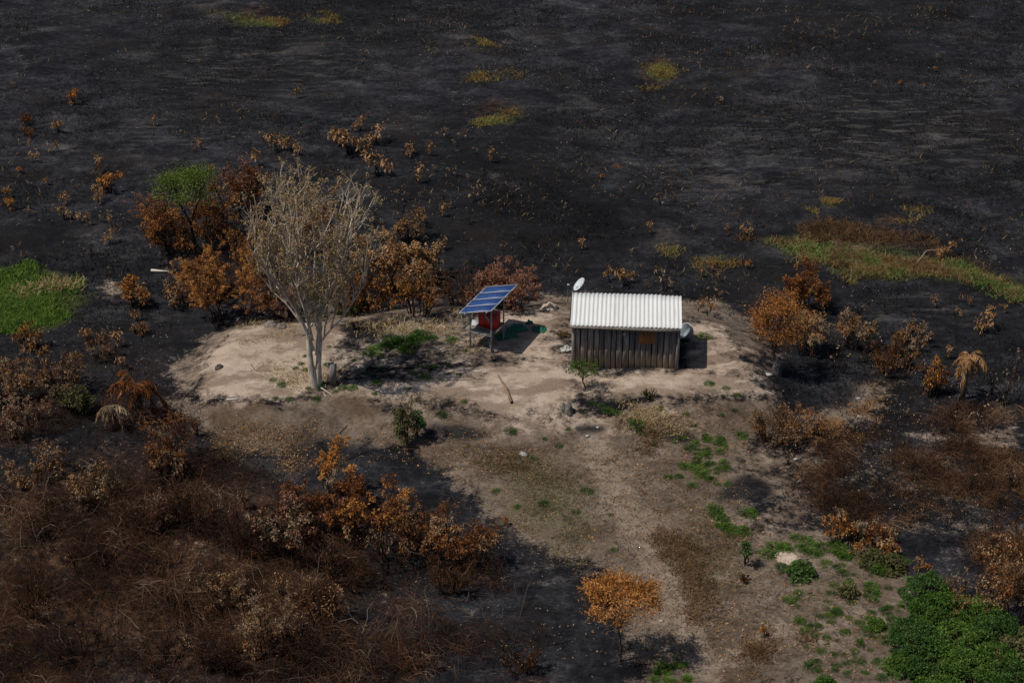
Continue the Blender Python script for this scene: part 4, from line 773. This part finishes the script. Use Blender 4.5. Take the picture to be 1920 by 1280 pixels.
tuft(1320, 632, 30, 0, 'green weed clump right beside the tipped basin', None, 'weed_clump', 'weed'); tuft(1055, 628, 30, 4, 'yellow-green grass tuft at the left hut wall', None)
for a, b, w in ((1195, 796, 34), (1182, 786, 16), (1200, 806, 20), (1140, 768, 24), (1128, 760, 16), (1156, 772, 18), (1110, 756, 14), (1092, 770, 12), (956, 806, 22), (1022, 822, 12), (1048, 836, 14), (1065, 800, 12), (1240, 765, 12), (1330, 720, 20), (1362, 728, 16), (1380, 740, 12),
                (1285, 775, 16), (1350, 772, 14), (1376, 764, 14), (828, 772, 22), (870, 752, 16), (1300, 795, 12), (1224, 830, 12), (1020, 945, 22), (1100, 920, 22), (1080, 960, 16), (930, 920, 18), (970, 950, 16), (1145, 965, 14), (1000, 860, 14), (1150, 1030, 16)):
    g_ = ('wide' if w > 17 else 'little') + ' green creeper patch ' + ('left of the track on the brown slope' if b > 850 else 'near the upright olive bush' if a < 1000 else 'around the gnarled stump' if a < 1160 else 'below the plank wall' if a < 1270 else 'on the bare slope by the orange clearing tree'); tuft(a, b, w, rs.choice([0, 0, 3]), g_, g_.replace('patch', 'patches'), 'weed_clump', 'weed')
def strip_label(px, py):
    k = rs.choice([0, 1, 1]); lk = 'small bright green weed clump' if k == 0 else 'broad bright green weed clump'; w = 'beside the burnt spot' if py < 838 else 'halfway down the green strip' if py < 878 else 'ending the green strip'
    w += ', on its track side' if px < 1320 else ', on its scrub side'; return k, lk + ' ' + w, (lk + ' ' + w).replace('clump', 'clumps')
for i in range(46):
    a = rs.gauss(0, 1); px, py = 1325 + rs.gauss(0, 28), rs.uniform(812, 912); tuft(px - (py - 860) * .15, py, rs.uniform(10, 28), *strip_label(px, py), 'weed_clump', 'weed')
for px, py in ((1345, 965), (1352, 975), (1358, 988), (1372, 998), (1385, 1003), (1395, 998), (1340, 955), (1365, 990), (1402, 962), (1348, 985)): tuft(px, py, rs.uniform(22, 34), 1, 'bright green weed clump in the short curved row above the slender sapling', 'weed clumps of the curved row', 'weed_clump', 'weed')
def weed_label(px, py):
    k = rs.choice([0, 1, 3, 3, 0]); lk = {0: 'small bright green weed clump', 1: 'broad bright green weed clump', 3: 'dark green weed clump'}[k]
    w = 'beside the pale sand spot' if py < 1090 and px < 1560 else 'below the yellow-green bush' if py < 1110 else 'along the edge of the green thicket' if px > 1640 else 'around the small dull green bush' if py < 1165 else 'on the track side of the weed patch' if px < 1580 else 'amid the weeds before the thicket'
    return k, lk + ' ' + w, lk.replace('clump', 'clumps') + ' ' + w
for i in range(185):
    u, v = rs.random(), rs.random(); px = 1430 + 260 * u + (v - .5) * 60 * (1 if v > .5 else -.6); py = 1035 + 245 * v
    if math.hypot(px - 1473, (py - 1041) * 2) < 40 or (px < 1440 + v * 90): continue
    tuft(px, py, rs.choice([rs.uniform(8, 18), rs.uniform(10, 30)]), *weed_label(px, py), 'weed_clump', 'weed')
for i in range(14): tuft(1255 + rs.gauss(0, 14), 1262 + rs.uniform(-16, 20), rs.uniform(16, 30), 2, 'bright green grass tuft below the orange tree by the track', 'grass tufts below the orange tree')
def border_label(u):
    k = rs.choice([0, 1]); w = ('small' if k == 0 else 'broad') + ' green border weed clump ' + ('by the slender sapling and sand heap' if u < .3 else 'behind the round deep-green bush' if u < .55 else 'under the orange-tan shrub' if u < .8 else 'touching the yellow-green bush'); return k, w, w.replace('clump', 'clumps')
for i in range(26):
    u = rs.random(); tuft(1430 + 200 * u, 1040 - 12 * math.sin(u * 3) + rs.gauss(0, 8), rs.uniform(16, 34), *border_label(u), 'weed_clump', 'weed')
# leafy green bushes of the thicket at the lower right
def leafy(px, py, hpx, wpx, mat, label, n=2600, ls=.075, group=None):
    n = int(n * 2.3)
    p = P(px, py); H = up_m(hpx, py) * .72; r = wpx * mpp(py) / 2 * 1.08; e = empty('green_bush', p, label, 'bush', group); nst = 16
    a = rng.uniform(0, 6.28, nst); rr = np.sqrt(rng.uniform(0, 1, nst)) * r * .8; ss = np.linspace(0, 1, 4)[None]
    st = np.stack([np.cos(a)[:, None] * rr[:, None] * ss, np.sin(a)[:, None] * rr[:, None] * ss, H * .8 * ss * (1 - .4 * (rr / r) ** 2)[:, None]], -1); st[:, 0, 2] = -.1
    w = MB(); w.tubes(st, np.full((nst, 4), .014), 4); obj('stems', w.mesh('stems', M['bark_brown']), e)
    k = 60; ca = rng.uniform(0, 6.28, k); cr = np.sqrt(rng.uniform(0, 1, k)) * r * 1.05; cz = H * (.78 * np.sqrt(np.clip(1 - (cr / r) ** 2, .12, 1))) * rng.uniform(.45, 1.3, k); cs = r * rng.uniform(.10, .27, k)
    ci = rng.integers(0, k, n); d = rng.normal(size=(n, 3)); d /= np.linalg.norm(d, axis=1, keepdims=True); d[:, 2] = np.abs(d[:, 2]) * 1.0 - .25
    q_ = np.stack([np.cos(ca[ci]) * cr[ci], np.sin(ca[ci]) * cr[ci], cz[ci]], 1) + d * cs[ci][:, None] * rng.uniform(.6, 1.1, (n, 1)); q_[:, 2] = np.maximum(q_[:, 2], .04)
    l = MB(); l.leaves(q_, d * .8 + rng.normal(size=(n, 3)) * .5, ls * rng.uniform(.6, 1.3, n), .6); obj('foliage', l.mesh('foliage', M[mat]), e)
leafy(1502, 1078, 36, 44, 'deep', 'round deep-green bush next to the pale sand spot', 1100)
leafy(1640, 1056, 30, 58, 'olive', 'yellow-green bush on the border of the weeds', 1100); leafy(1672, 1066, 30, 44, 'olive', 'grey-green bush touching the yellow-green one', 900); leafy(1648, 1070, 20, 30, 'green', 'small green bush before the yellow-green one', 500)
leafy(1590, 1115, 26, 30, 'olive', 'small dull green bush amid the scattered weeds', 600); leafy(1642, 1175, 24, 26, 'green', 'small bright green bush near the thicket edge', 600)
leafy(1735, 1125, 62, 84, 'deep', 'dark green bush at the back of the thicket', 2400); leafy(1760, 1170, 70, 100, 'green', 'tall bright green bush in the thicket', 3000)
leafy(1725, 1225, 62, 100, 'deep', 'dark green bush at the weed side of the thicket', 2800); leafy(1800, 1235, 76, 120, 'green', 'large bright green bush in the heart of the thicket', 3600)
leafy(1735, 1262, 50, 70, 'deep', 'dark green low bush in front of the thicket', 1800); leafy(1860, 1200, 62, 110, 'deep', 'dark green bush under the dry brown mound', 2600); leafy(1905, 1240, 70, 110, 'olive', 'dull green bush beneath the brown mound', 2600)
leafy(1825, 1290, 60, 130, 'green', 'bright green bush overhanging the thicket front', 3200); leafy(1900, 1300, 60, 120, 'deep', 'dark green bush at the thicket front corner', 2600); leafy(1755, 1305, 40, 80, 'green', 'low bright green bush at the thicket front', 1600)
leafy(1705, 1190, 40, 60, 'deep', 'dark green bush jutting from the thicket towards the weeds', 1400); leafy(1690, 1255, 36, 56, 'green', 'bright green bush jutting from the thicket front', 1300); leafy(1830, 1165, 56, 90, 'green', 'bright green bush wedged behind the heart of the thicket', 2200); leafy(1870, 1255, 56, 90, 'green', 'bright green bush between dull and dark thicket bushes', 2200)
leafy(1545, 1290, 24, 40, 'green', 'small bright green bush below the scattered weeds', 600)

# ---------------------------------------------------------------- stuff: grass, tangle, litter, stubble
def scatter(n, polys, pad=0.0):
    out = []
    for pts, w in polys:
        wp = np.array(wpoly(pts)); k = int(n * w); lo, hi = wp.min(0) - 1.2, wp.max(0) + 1.2; got = []
        c = 0
        while c < k:
            q_ = rng.uniform(lo, hi, (k * 2 + 50, 2)); dist = poly_sd(wp, q_[:, 0], q_[:, 1]) + (fbm(q_[:, 0], q_[:, 1], 1.8, 4, 21) - .5) * 4.0 - .35; q_ = q_[sstep(-.8, 1.3, dist) > rng.uniform(0, 1, len(q_))]; got.append(q_); c += len(q_)
            if len(q_) == 0: break
        out.append(np.concatenate(got)[:k])
    p = np.concatenate(out); return np.concatenate([p, hz(p[:, 0], p[:, 1])[:, None]], 1)
def stuff(name, mb, mat, label, cat): return tag(obj(name, mb.mesh(name, M[mat])), label, cat, kind='stuff')
m = MB(); p = scatter(30000, [(ell(8, 566, 140, 58), 1)]); m.blades(p, rng.uniform(.08, .2, len(p)), .5, .018); stuff('meadow_grass', m, 'grass_green', 'fresh green meadow patch beside burnt ground', 'grass')
m = MB(); p = scatter(700, [(ell(85, 545, 45, 16), 1)]); m.blades(p, rng.uniform(.16, .36, len(p)), .6, .018); stuff('dry_meadow_grass', m, 'dry' if 'dry' in M else 'grass_yellow', 'pale dry stems standing in the green meadow patch', 'grass')
m = MB(); p = scatter(19000, [([(1430, 455), (1500, 440), (1600, 452), (1640, 500), (1560, 515), (1480, 480)], .25), ([(1550, 455), (1650, 460), (1680, 505), (1600, 520)], .25), ([(1640, 475), (1740, 485), (1860, 510), (1925, 545), (1925, 560), (1800, 535), (1680, 515)], .5)]); m.blades(p, rng.uniform(.08, .24, len(p)), .6, .017); stuff('bank_grass', m, 'grass_bank', 'green and tan grass on the unburnt bank in the plain', 'grass')
m = MB(); p = scatter(9000, [([(1400, 450), (1600, 418), (1740, 440), (1760, 485), (1640, 470), (1560, 470)], .55), ([(1520, 450), (1660, 480), (1680, 520), (1560, 520)], .2), ([(1640, 470), (1850, 490), (1925, 525), (1925, 560), (1700, 520)], .25)]); m.blades(p, rng.uniform(.08, .26, len(p)), .8, .015); stuff('bank_dry_grass', m, 'grass_brown', 'reddish dry grass on the unburnt bank in the plain', 'grass')
m = MB(); tops = [([(390, 22), (470, 30), (545, 42), (540, 54), (440, 48)], .16), (ell(602, 40, 34, 9), .07), (ell(915, 84, 28, 8), .07), (ell(903, 148, 24, 12), .08), (ell(938, 222, 40, 14), .14), (ell(1236, 134, 32, 17), .13), (ell(1555, 378, 28, 10), .08), (ell(1680, 415, 55, 9), .05), (ell(1325, 492, 28, 11), .08), (ell(1160, 312, 16, 6), .03), (ell(960, 145, 16, 8), .02), (ell(1715, 390, 14, 6), .02), (ell(1240, 160, 20, 6), .02), (ell(1045, 210, 10, 14), .02), (ell(1270, 466, 20, 8), .03)]
tops = [([(sum(a for a, _ in pl_) / len(pl_) * .22 + x_ * .78, sum(b for _, b in pl_) / len(pl_) * .22 + y_ * .78) for x_, y_ in pl_], w_) for pl_, w_ in tops]; p = scatter(11000, tops); m.blades(p, rng.uniform(.05, .16, len(p)), .7, .014); stuff('far_grass', m, 'grass_far', 'yellow-green grass remnants scattered on the burnt plain', 'grass')
m = MB(); p = scatter(3600, [([(1500, 800), (1590, 772), (1640, 735), (1665, 745), (1600, 792), (1520, 812)], 1)]); m.blades(p, rng.uniform(.03, .10, len(p)), .9, .012); stuff('yellow_grass', m, 'tan', 'yellow dry grass strip right of the clearing', 'grass')
m = MB(); p = scatter(5000, [([(640, 600), (880, 592), (880, 640), (760, 650), (660, 640)], .35), ([(440, 605), (560, 608), (540, 640), (460, 640)], .1), ([(520, 690), (640, 690), (650, 745), (520, 740)], .2), (ell(1140, 780, 130, 24), .35)]); m.blades(p, rng.uniform(.04, .13, len(p)), .8, .014); stuff('clearing_grass', m, 'dry', 'short dry grass scattered on the sandy clearing', 'grass')
m = MB(); p = scatter(6500, [([(1190, 880), (1225, 890), (1262, 1010), (1300, 1080), (1380, 1160), (1340, 1170), (1275, 1080), (1235, 1000)], .5), (ell(1170, 850, 60, 20), .12), (ell(1330, 1010, 60, 26), .12), (ell(1450, 1220, 70, 40), .14), (ell(980, 870, 90, 30), .12)]); m.blades(p, rng.uniform(.05, .18, len(p)), 1.0, .012); stuff('trackside_grass', m, 'grass_brown', 'dry brown grass lining the dirt track', 'grass')
m = MB(); p = scatter(6500, [([(870, 845), (1060, 835), (1130, 930), (1185, 1030), (1080, 1045), (950, 985)], .7), ([(1235, 920), (1330, 940), (1400, 1080), (1340, 1120), (1285, 1040)], .3)]); m.blades(p, rng.uniform(.03, .10, len(p)), .9, .010); stuff('slope_grass', m, 'olive', 'short dull green grass on both sides of the dirt track', 'grass')
# twigs: arcs from a dome of clumps
def cover(n, polys, hgt, gap, lmin, lmax, rad, droop, seed, nn=4):
    p = scatter(n, polys); x, y = p[:, 0], p[:, 1]; g = fbm(x, y, 1.5, 4, seed); kp = g > rng.uniform(gap - .10, gap + .10, len(p)); p, x, y, g = p[kp], x[kp], y[kp], g[kp]; k = len(p)
    top = hgt * np.clip((fbm(x, y, 2.8, 3, seed + 9) - .40) / .25, .05, 1.2); u = rng.uniform(0, 1, k) ** .75; z = p[:, 2] + top * u
    a = fbm(x, y, 3.0, 2, seed + 20) * 14 + rng.normal(size=k) * 1.15; el = rng.normal(size=k) * .55 + .38; d = np.stack([np.cos(a) * np.cos(el), np.sin(a) * np.cos(el), np.sin(el)], 1); ln = rng.uniform(lmin, lmax, k)[:, None, None]
    s_ = np.linspace(0, 1, nn)[None, :, None]; pt = np.stack([x, y, z], 1)[:, None] + (d[:, None] * s_ + np.array([0, 0, -droop])[None, None] * s_ ** 2) * ln; pt[:, 1:] += rng.normal(size=(k, nn - 1, 3)) * .06 * ln
    pt[..., 2] = np.maximum(pt[..., 2], hz(pt[:, -1, 0], pt[:, -1, 1])[:, None] + .01); return pt, np.repeat(rad * rng.uniform(.45, 1.5, (k, 1)), nn, 1) * np.linspace(1, .5, nn)
pt, rd = cover(47000, [([(-60, 900), (120, 930), (330, 860), (420, 880), (520, 960), (640, 940), (800, 980), (930, 1045), (930, 1090), (820, 1120), (620, 1150), (560, 1300), (-60, 1300)], .78), ([(560, 1170), (760, 1130), (920, 1180), (1010, 1210), (1010, 1300), (560, 1300)], .09), ([(-60, 690), (330, 720), (350, 830), (-60, 850)], .07), ([(260, 440), (560, 470), (560, 600), (400, 600)], .03), ([(620, 480), (840, 480), (830, 585), (640, 590)], .03)], 1.35, .43, .3, 1.1, .0064, .55, 57, 3)
pw, pr_ = cover(1300, [([(-60, 900), (330, 870), (520, 960), (640, 950), (930, 1050), (900, 1110), (1010, 1210), (1010, 1300), (-60, 1300)], 1)], 1.5, .43, .4, 1.3, .0075, .35, 57, 4)
mp = MB(); mp.tubes(pw, pr_, 4); stuff('pale_twigs', mp, 'litter_twig', 'paler dead twigs curling through the reddish tangle', 'brush')
m = MB(); m.tubes(pt, rd, 3); print('tangle', len(pt)); stuff('brush_tangle', m, 'red_twig', 'tangle of reddish-brown burnt twigs filling the front thicket', 'brush')
pt, rd = cover(23000, [([(1420, 870), (1560, 820), (1700, 790), (1960, 750), (1960, 1130), (1840, 1090), (1700, 1010), (1520, 970)], .82), ([(1830, 1000), (1960, 960), (1960, 1160), (1860, 1130)], .12), ([(1480, 440), (1740, 430), (1750, 480), (1560, 500)], .06)], .40, .46, .3, 1.0, .0066, .45, 77, 3)
m = MB(); m.tubes(pt, rd, 3); print('straw', len(pt)); stuff('straw_tangle', m, 'straw_twig', 'flattened tangle of brown dry stalks on burnt ground beside the track', 'brush')
# litter lying on the brown ground
def lying(p, lmin, lmax, r):
    k = len(p); a = rng.uniform(0, 6.283, k); ln = rng.uniform(lmin, lmax, k)[:, None]; d = np.stack([np.cos(a), np.sin(a), rng.uniform(-.05, .35, k)], 1); mid = p + d * ln * .5 + np.array([0, 0, .03]); e = p + d * ln; e[:, 2] = p[:, 2] + .02 + d[:, 2] * ln[:, 0] * .4
    return np.stack([p, mid, e], 1), np.full((k, 3), r) * rng.uniform(.5, 1.3, (k, 1))
LP = [([(350, 755), (560, 760), (860, 790), (1100, 790), (1430, 760), (1400, 960), (1640, 1030), (1700, 1290), (1200, 1290), (1080, 1060), (940, 985), (760, 850), (560, 850), (440, 830)], .8), ([(440, 770), (600, 780), (560, 860), (420, 830)], .2)]
p = scatter(11000, LP); pt, rd = lying(p, .06, .24, .006); m = MB(); m.tubes(pt, rd, 3); stuff('straw_litter', m, 'litter_twig', 'straw and twig litter strewn on the brown slope', 'litter')
p = scatter(7000, [(pl_, w_) for pl_, w_ in LP]); m = MB(); m.leaves(p + np.array([0, 0, .02]), rng.normal(size=p.shape) * np.array([1, 1, .25]), rng.uniform(.05, .13, len(p)), .5); stuff('leaf_litter', m, 'tan', 'dead leaves strewn on the brown slope', 'litter')
p = scatter(5000, [([(-30, 600), (380, 600), (360, 760), (940, 1000), (1180, 1130), (1200, 1290), (-30, 1290)], .6), ([(1440, 720), (1940, 640), (1940, 1080), (1400, 960)], .4)]); m = MB(); m.leaves(p + np.array([0, 0, .02]), rng.normal(size=p.shape) * np.array([1, 1, .3]), rng.uniform(.035, .10, len(p)), .5); stuff('ash_leaf_litter', m, 'pale', 'pale dead leaves strewn on the charred ground', 'litter')
p = scatter(2600, [([(-60, -10), (1980, -10), (1980, 560), (-60, 640)], 1)]); pt, rd = lying(p, .08, .28, .009); m = MB(); m.tubes(pt, rd, 3); stuff('ash_stalks', m, 'litter_twig', 'pale fallen stalks strewn over the burnt plain', 'litter')
PL = [([(-60, -15), (1980, -15), (1980, 600), (1420, 600), (1000, 560), (420, 590), (-60, 640)], 1)]
p = scatter(16000, PL); p = p[fbm(p[:, 0], p[:, 1], 4.5, 4, 61) > rng.uniform(.52, .64, len(p))]; m = MB(); m.blades(p, rng.uniform(.06, .2, len(p)), .8, .018); stuff('sparse_grass', m, 'grass_brown', 'sparse brown grass remnants dotted over the burnt plain', 'grass')
p = scatter(9000, PL); p = p[fbm(p[:, 0], p[:, 1], 5.0, 4, 63) > rng.uniform(.50, .66, len(p))]; m = MB(); m.leaves(p + np.array([0, 0, .03]), rng.normal(size=p.shape) * np.array([1, 1, .3]), rng.uniform(.03, .11, len(p)), .45); stuff('ash_flakes', m, 'pale', 'pale ash flakes and dead leaves dotted over the burnt plain', 'litter')
# burnt stubble over the plain, thicker in patches
p = scatter(118000, [([(-80, -20), (2000, -20), (2000, 300), (-80, 300)], .5), ([(-80, 300), (2000, 300), (2000, 560), (1420, 600), (1000, 560), (420, 590), (-80, 700)], .36), ([(1440, 600), (2000, 540), (2000, 1100), (1700, 1080), (1420, 960)], .07), ([(-60, 650), (360, 650), (360, 760), (940, 1010), (1150, 1130), (1180, 1300), (-60, 1300)], .07)])
dn = fbm(p[:, 0], p[:, 1], 4.0, 4, 41); p = p[dn > rng.uniform(.42, .58, len(p))]; m = MB(); m.blades(p, rng.uniform(.05, .20, len(p)), .5, .016); print('stubble', len(p)); stuff('burnt_stubble', m, 'stubble', 'black burnt grass stubble covering the plain', 'stubble')

# ---------------------------------------------------------------- small things on the clearing
def rough_rock(name, px, py, wpx, hpx, mat, label, cat, seed=1, tall=1.0):
    c = P(px, py); r = wpx * mpp(py) / 2; H = up_m(hpx, py); nu, nv_ = 18, 9; v = []
    for i in range(nv_ + 1):
        for j in range(nu):
            th = math.pi * .5 * i / nv_; a = 2 * math.pi * j / nu; k = 1 + .5 * (float(fbm(np.array([math.cos(a) * 1.3 + 5]), np.array([math.sin(a) * 1.3 + th * 2]), .6, 3, seed)[0]) - .5) * 1.3
            v.append((r * math.cos(th) * math.cos(a) * k, r * math.cos(th) * math.sin(a) * k, H * math.sin(th) * k - .05))
    f = [[i * nu + j, i * nu + (j + 1) % nu, (i + 1) * nu + (j + 1) % nu, (i + 1) * nu + j] for i in range(nv_) for j in range(nu)]
    b = MB(); b.add(v, np.array(f)); return tag(obj(name, b.mesh(name, M[mat], True), None, c), label, cat)
rough_rock('stump', 1066, 770, 16, 20, 'stone', 'grey gnarled stump on the slope below the hut', 'stump', 2); rough_rock('clay_lump', 1056, 765, 12, 12, 'stone', 'smaller grey clay lump touching the gnarled stump', 'clay', 7)
rough_rock('termite_mound', 1456, 700, 20, 30, 'ash_clay', 'grey termite mound at the foot of the orange clearing tree', 'mound', 3); rough_rock('clay_lump', 508, 612, 28, 10, 'stone', 'grey clay hump on the back rim of the sandy clearing', 'clay', 4)
rough_rock('clay_lump', 527, 614, 20, 8, 'stone', 'small grey clay hump next to the larger rim hump', 'clay', 5); rough_rock('clay_lump', 411, 690, 16, 8, 'ash_clay', 'dark clay lump on the left sandy rim', 'clay', 6)
rough_rock('sand_patch', 1473, 1043, 46, 5, 'sand_spoil', 'pale sand heap at the upper edge of the weeds', 'sand pile', 12); rough_rock('sand_pile', 1030, 580, 34, 10, 'sand_spoil', 'small pale sand pile between solar stand and hut', 'sand pile', 8); rough_rock('clay_lump', 1325, 742, 10, 6, 'ash_clay', 'dark grey stone on the bare slope right of the hut', 'stone', 9)
# log
a, b = P(934, 706), P(959, 756); dv = b - a; e = empty('log', a, 'grey weathered pole lying on the sand', 'log')
m = MB(); q_ = np.array([[[dv.x * s, dv.y * s, float(hz(np.array([a.x + dv.x * s]), np.array([a.y + dv.y * s]))[0]) - a.z + .06 + .03 * math.sin(s * 3)] for s in (0, .2, .4, .6, .8, 1)]]); m.tubes(q_, np.array([[.030, .036, .042, .048, .054, .058]]), 9, True); obj('stem', m.mesh('stem', M['log'], True), e)
m = MB(); m.tubes(np.array([[list(q_[0, -1]), list(q_[0, -1] + (q_[0, -1] - q_[0, -2]) * .08)]]), np.array([[.060, .05]]), 9, True); obj('burnt_end', m.mesh('burnt_end', M['bark_dark'], True), e)
# bench standing on end beside the tree
bp = P(626, 724); be = empty('plank_bench', bp, 'grey plank bench standing upright beside the tall tree', 'bench', rz=.35)
m = MB(); m.box((0, 0, .52), (.26, .06, .92), Matrix.Rotation(.06, 3, 'Y'), .01); obj('seat', m.mesh('seat', M['beam']), be)
for z in (.18, .84): m = MB(); m.box((.02, .19, z), (.22, .32, .05), None, .01); obj('leg', m.mesh('leg', M['beam']), be)
m = MB(); m.box((-.02, -.01, .03), (.10, .12, .10)); obj('foot', m.mesh('foot', M['bark_dark']), be)
def chip(px, py, sx, sy, sz, rz, mat, label, cat, name): b = MB(); b.box((0, 0, sz / 2), (sx, sy, sz), Matrix.Rotation(.15, 3, 'X'), .015); o = obj(name, b.mesh(name, M[mat]), None, P(px, py)); o.rotation_euler = (0, 0, rz); tag(o, label, cat)
chip(982, 853, .30, .17, .07, -.5, 'white', 'white block lying on the brown slope', 'block', 'white_block'); chip(1442, 703, .24, .13, .06, .1, 'white', 'white scrap at the foot of the orange clearing tree', 'scrap', 'white_scrap')
chip(435, 747, .42, .07, .05, .1, 'bone', 'short pale board on the left sandy rim', 'board', 'board'); chip(440, 743, .36, .06, .05, .15, 'bone', 'second pale board parallel behind the short rim board', 'board', 'board')
chip(1240, 1164, .12, .07, .04, .4, 'white', 'small white scrap by the shadow of the track-side tree', 'scrap', 'white_scrap'); chip(1121, 799, .10, .07, .05, .2, 'white', 'tiny white scrap beside the burnt spot', 'scrap', 'white_scrap')
chip(1261, 697, .14, .10, .08, .3, 'log', 'small brown block at the hut corner', 'block', 'wood_block'); chip(1609, 747, .18, .09, .04, .2, 'white', 'white scrap on the yellow grass strip', 'scrap', 'white_scrap'); chip(1612, 781, .22, .09, .04, -.3, 'white', 'white scrap below the yellow grass strip', 'scrap', 'white_scrap')
chip(1492, 862, .16, .10, .08, .6, 'white', 'white scrap at a charred stem on the burnt slope', 'scrap', 'white_scrap'); chip(1102, 817, .14, .1, .05, .6, 'white', 'grey-white scrap lying on the burnt spot', 'scrap', 'white_scrap')
def stick(pts, r, mat, label, name='fallen_branch', cat='branch'):
    q_ = [P(x, y) + Vector((0, 0, dz)) for x, y, dz in pts]; o0 = q_[0]; m = MB(); m.tubes(np.array([[list(v - o0) for v in q_]]), np.linspace(r, r * .5, len(q_))[None], 6, True); tag(obj(name, m.mesh(name, M[mat], True), None, o0), label, cat)
stick([(284, 509, .06), (300, 511, .08), (325, 511, .05)], .07, 'bone', 'pale bleached log on black ground beside the rust thicket')
stick([(1812, 790, .05), (1820, 784, .25), (1830, 784, .28), (1840, 794, .05)], .018, 'bone', 'bent white stick on the burnt slope'); stick([(602, 728, .03), (612, 735, .05), (626, 745, .03)], .025, 'bone', 'pale twig on the sand at the tall tree foot')
stick([(612, 745, .03), (606, 738, .05), (618, 732, .03)], .018, 'bone', 'crooked pale twig crossing the other at the tree foot'); stick([(1770, 470, .05), (1735, 488, .5), (1715, 500, .1)], .02, 'bark_twig', 'long thin grey branch lying over the grass bank')
stick([(595, 905, .3), (625, 866, .9), (655, 852, 1.3)], .04, 'bark_dark', 'bare dark branch leaning out of the rust bushes'); stick([(592, 1130, .4), (602, 1090, 1.0), (625, 1070, 1.2), (650, 1068, 1.1)], .014, 'bark_brown', 'curved grey branch arching over the front tangle')
stick([(975, 1155, .05), (990, 1115, .4), (1000, 1105, .5)], .012, 'bark_brown', 'thin grey stick poking from the twig heap by the burnt ground'); stick([(1560, 840, .1), (1590, 815, .5), (1600, 795, .2)], .03, 'bark_dark', 'black charred branch over the brown slope')
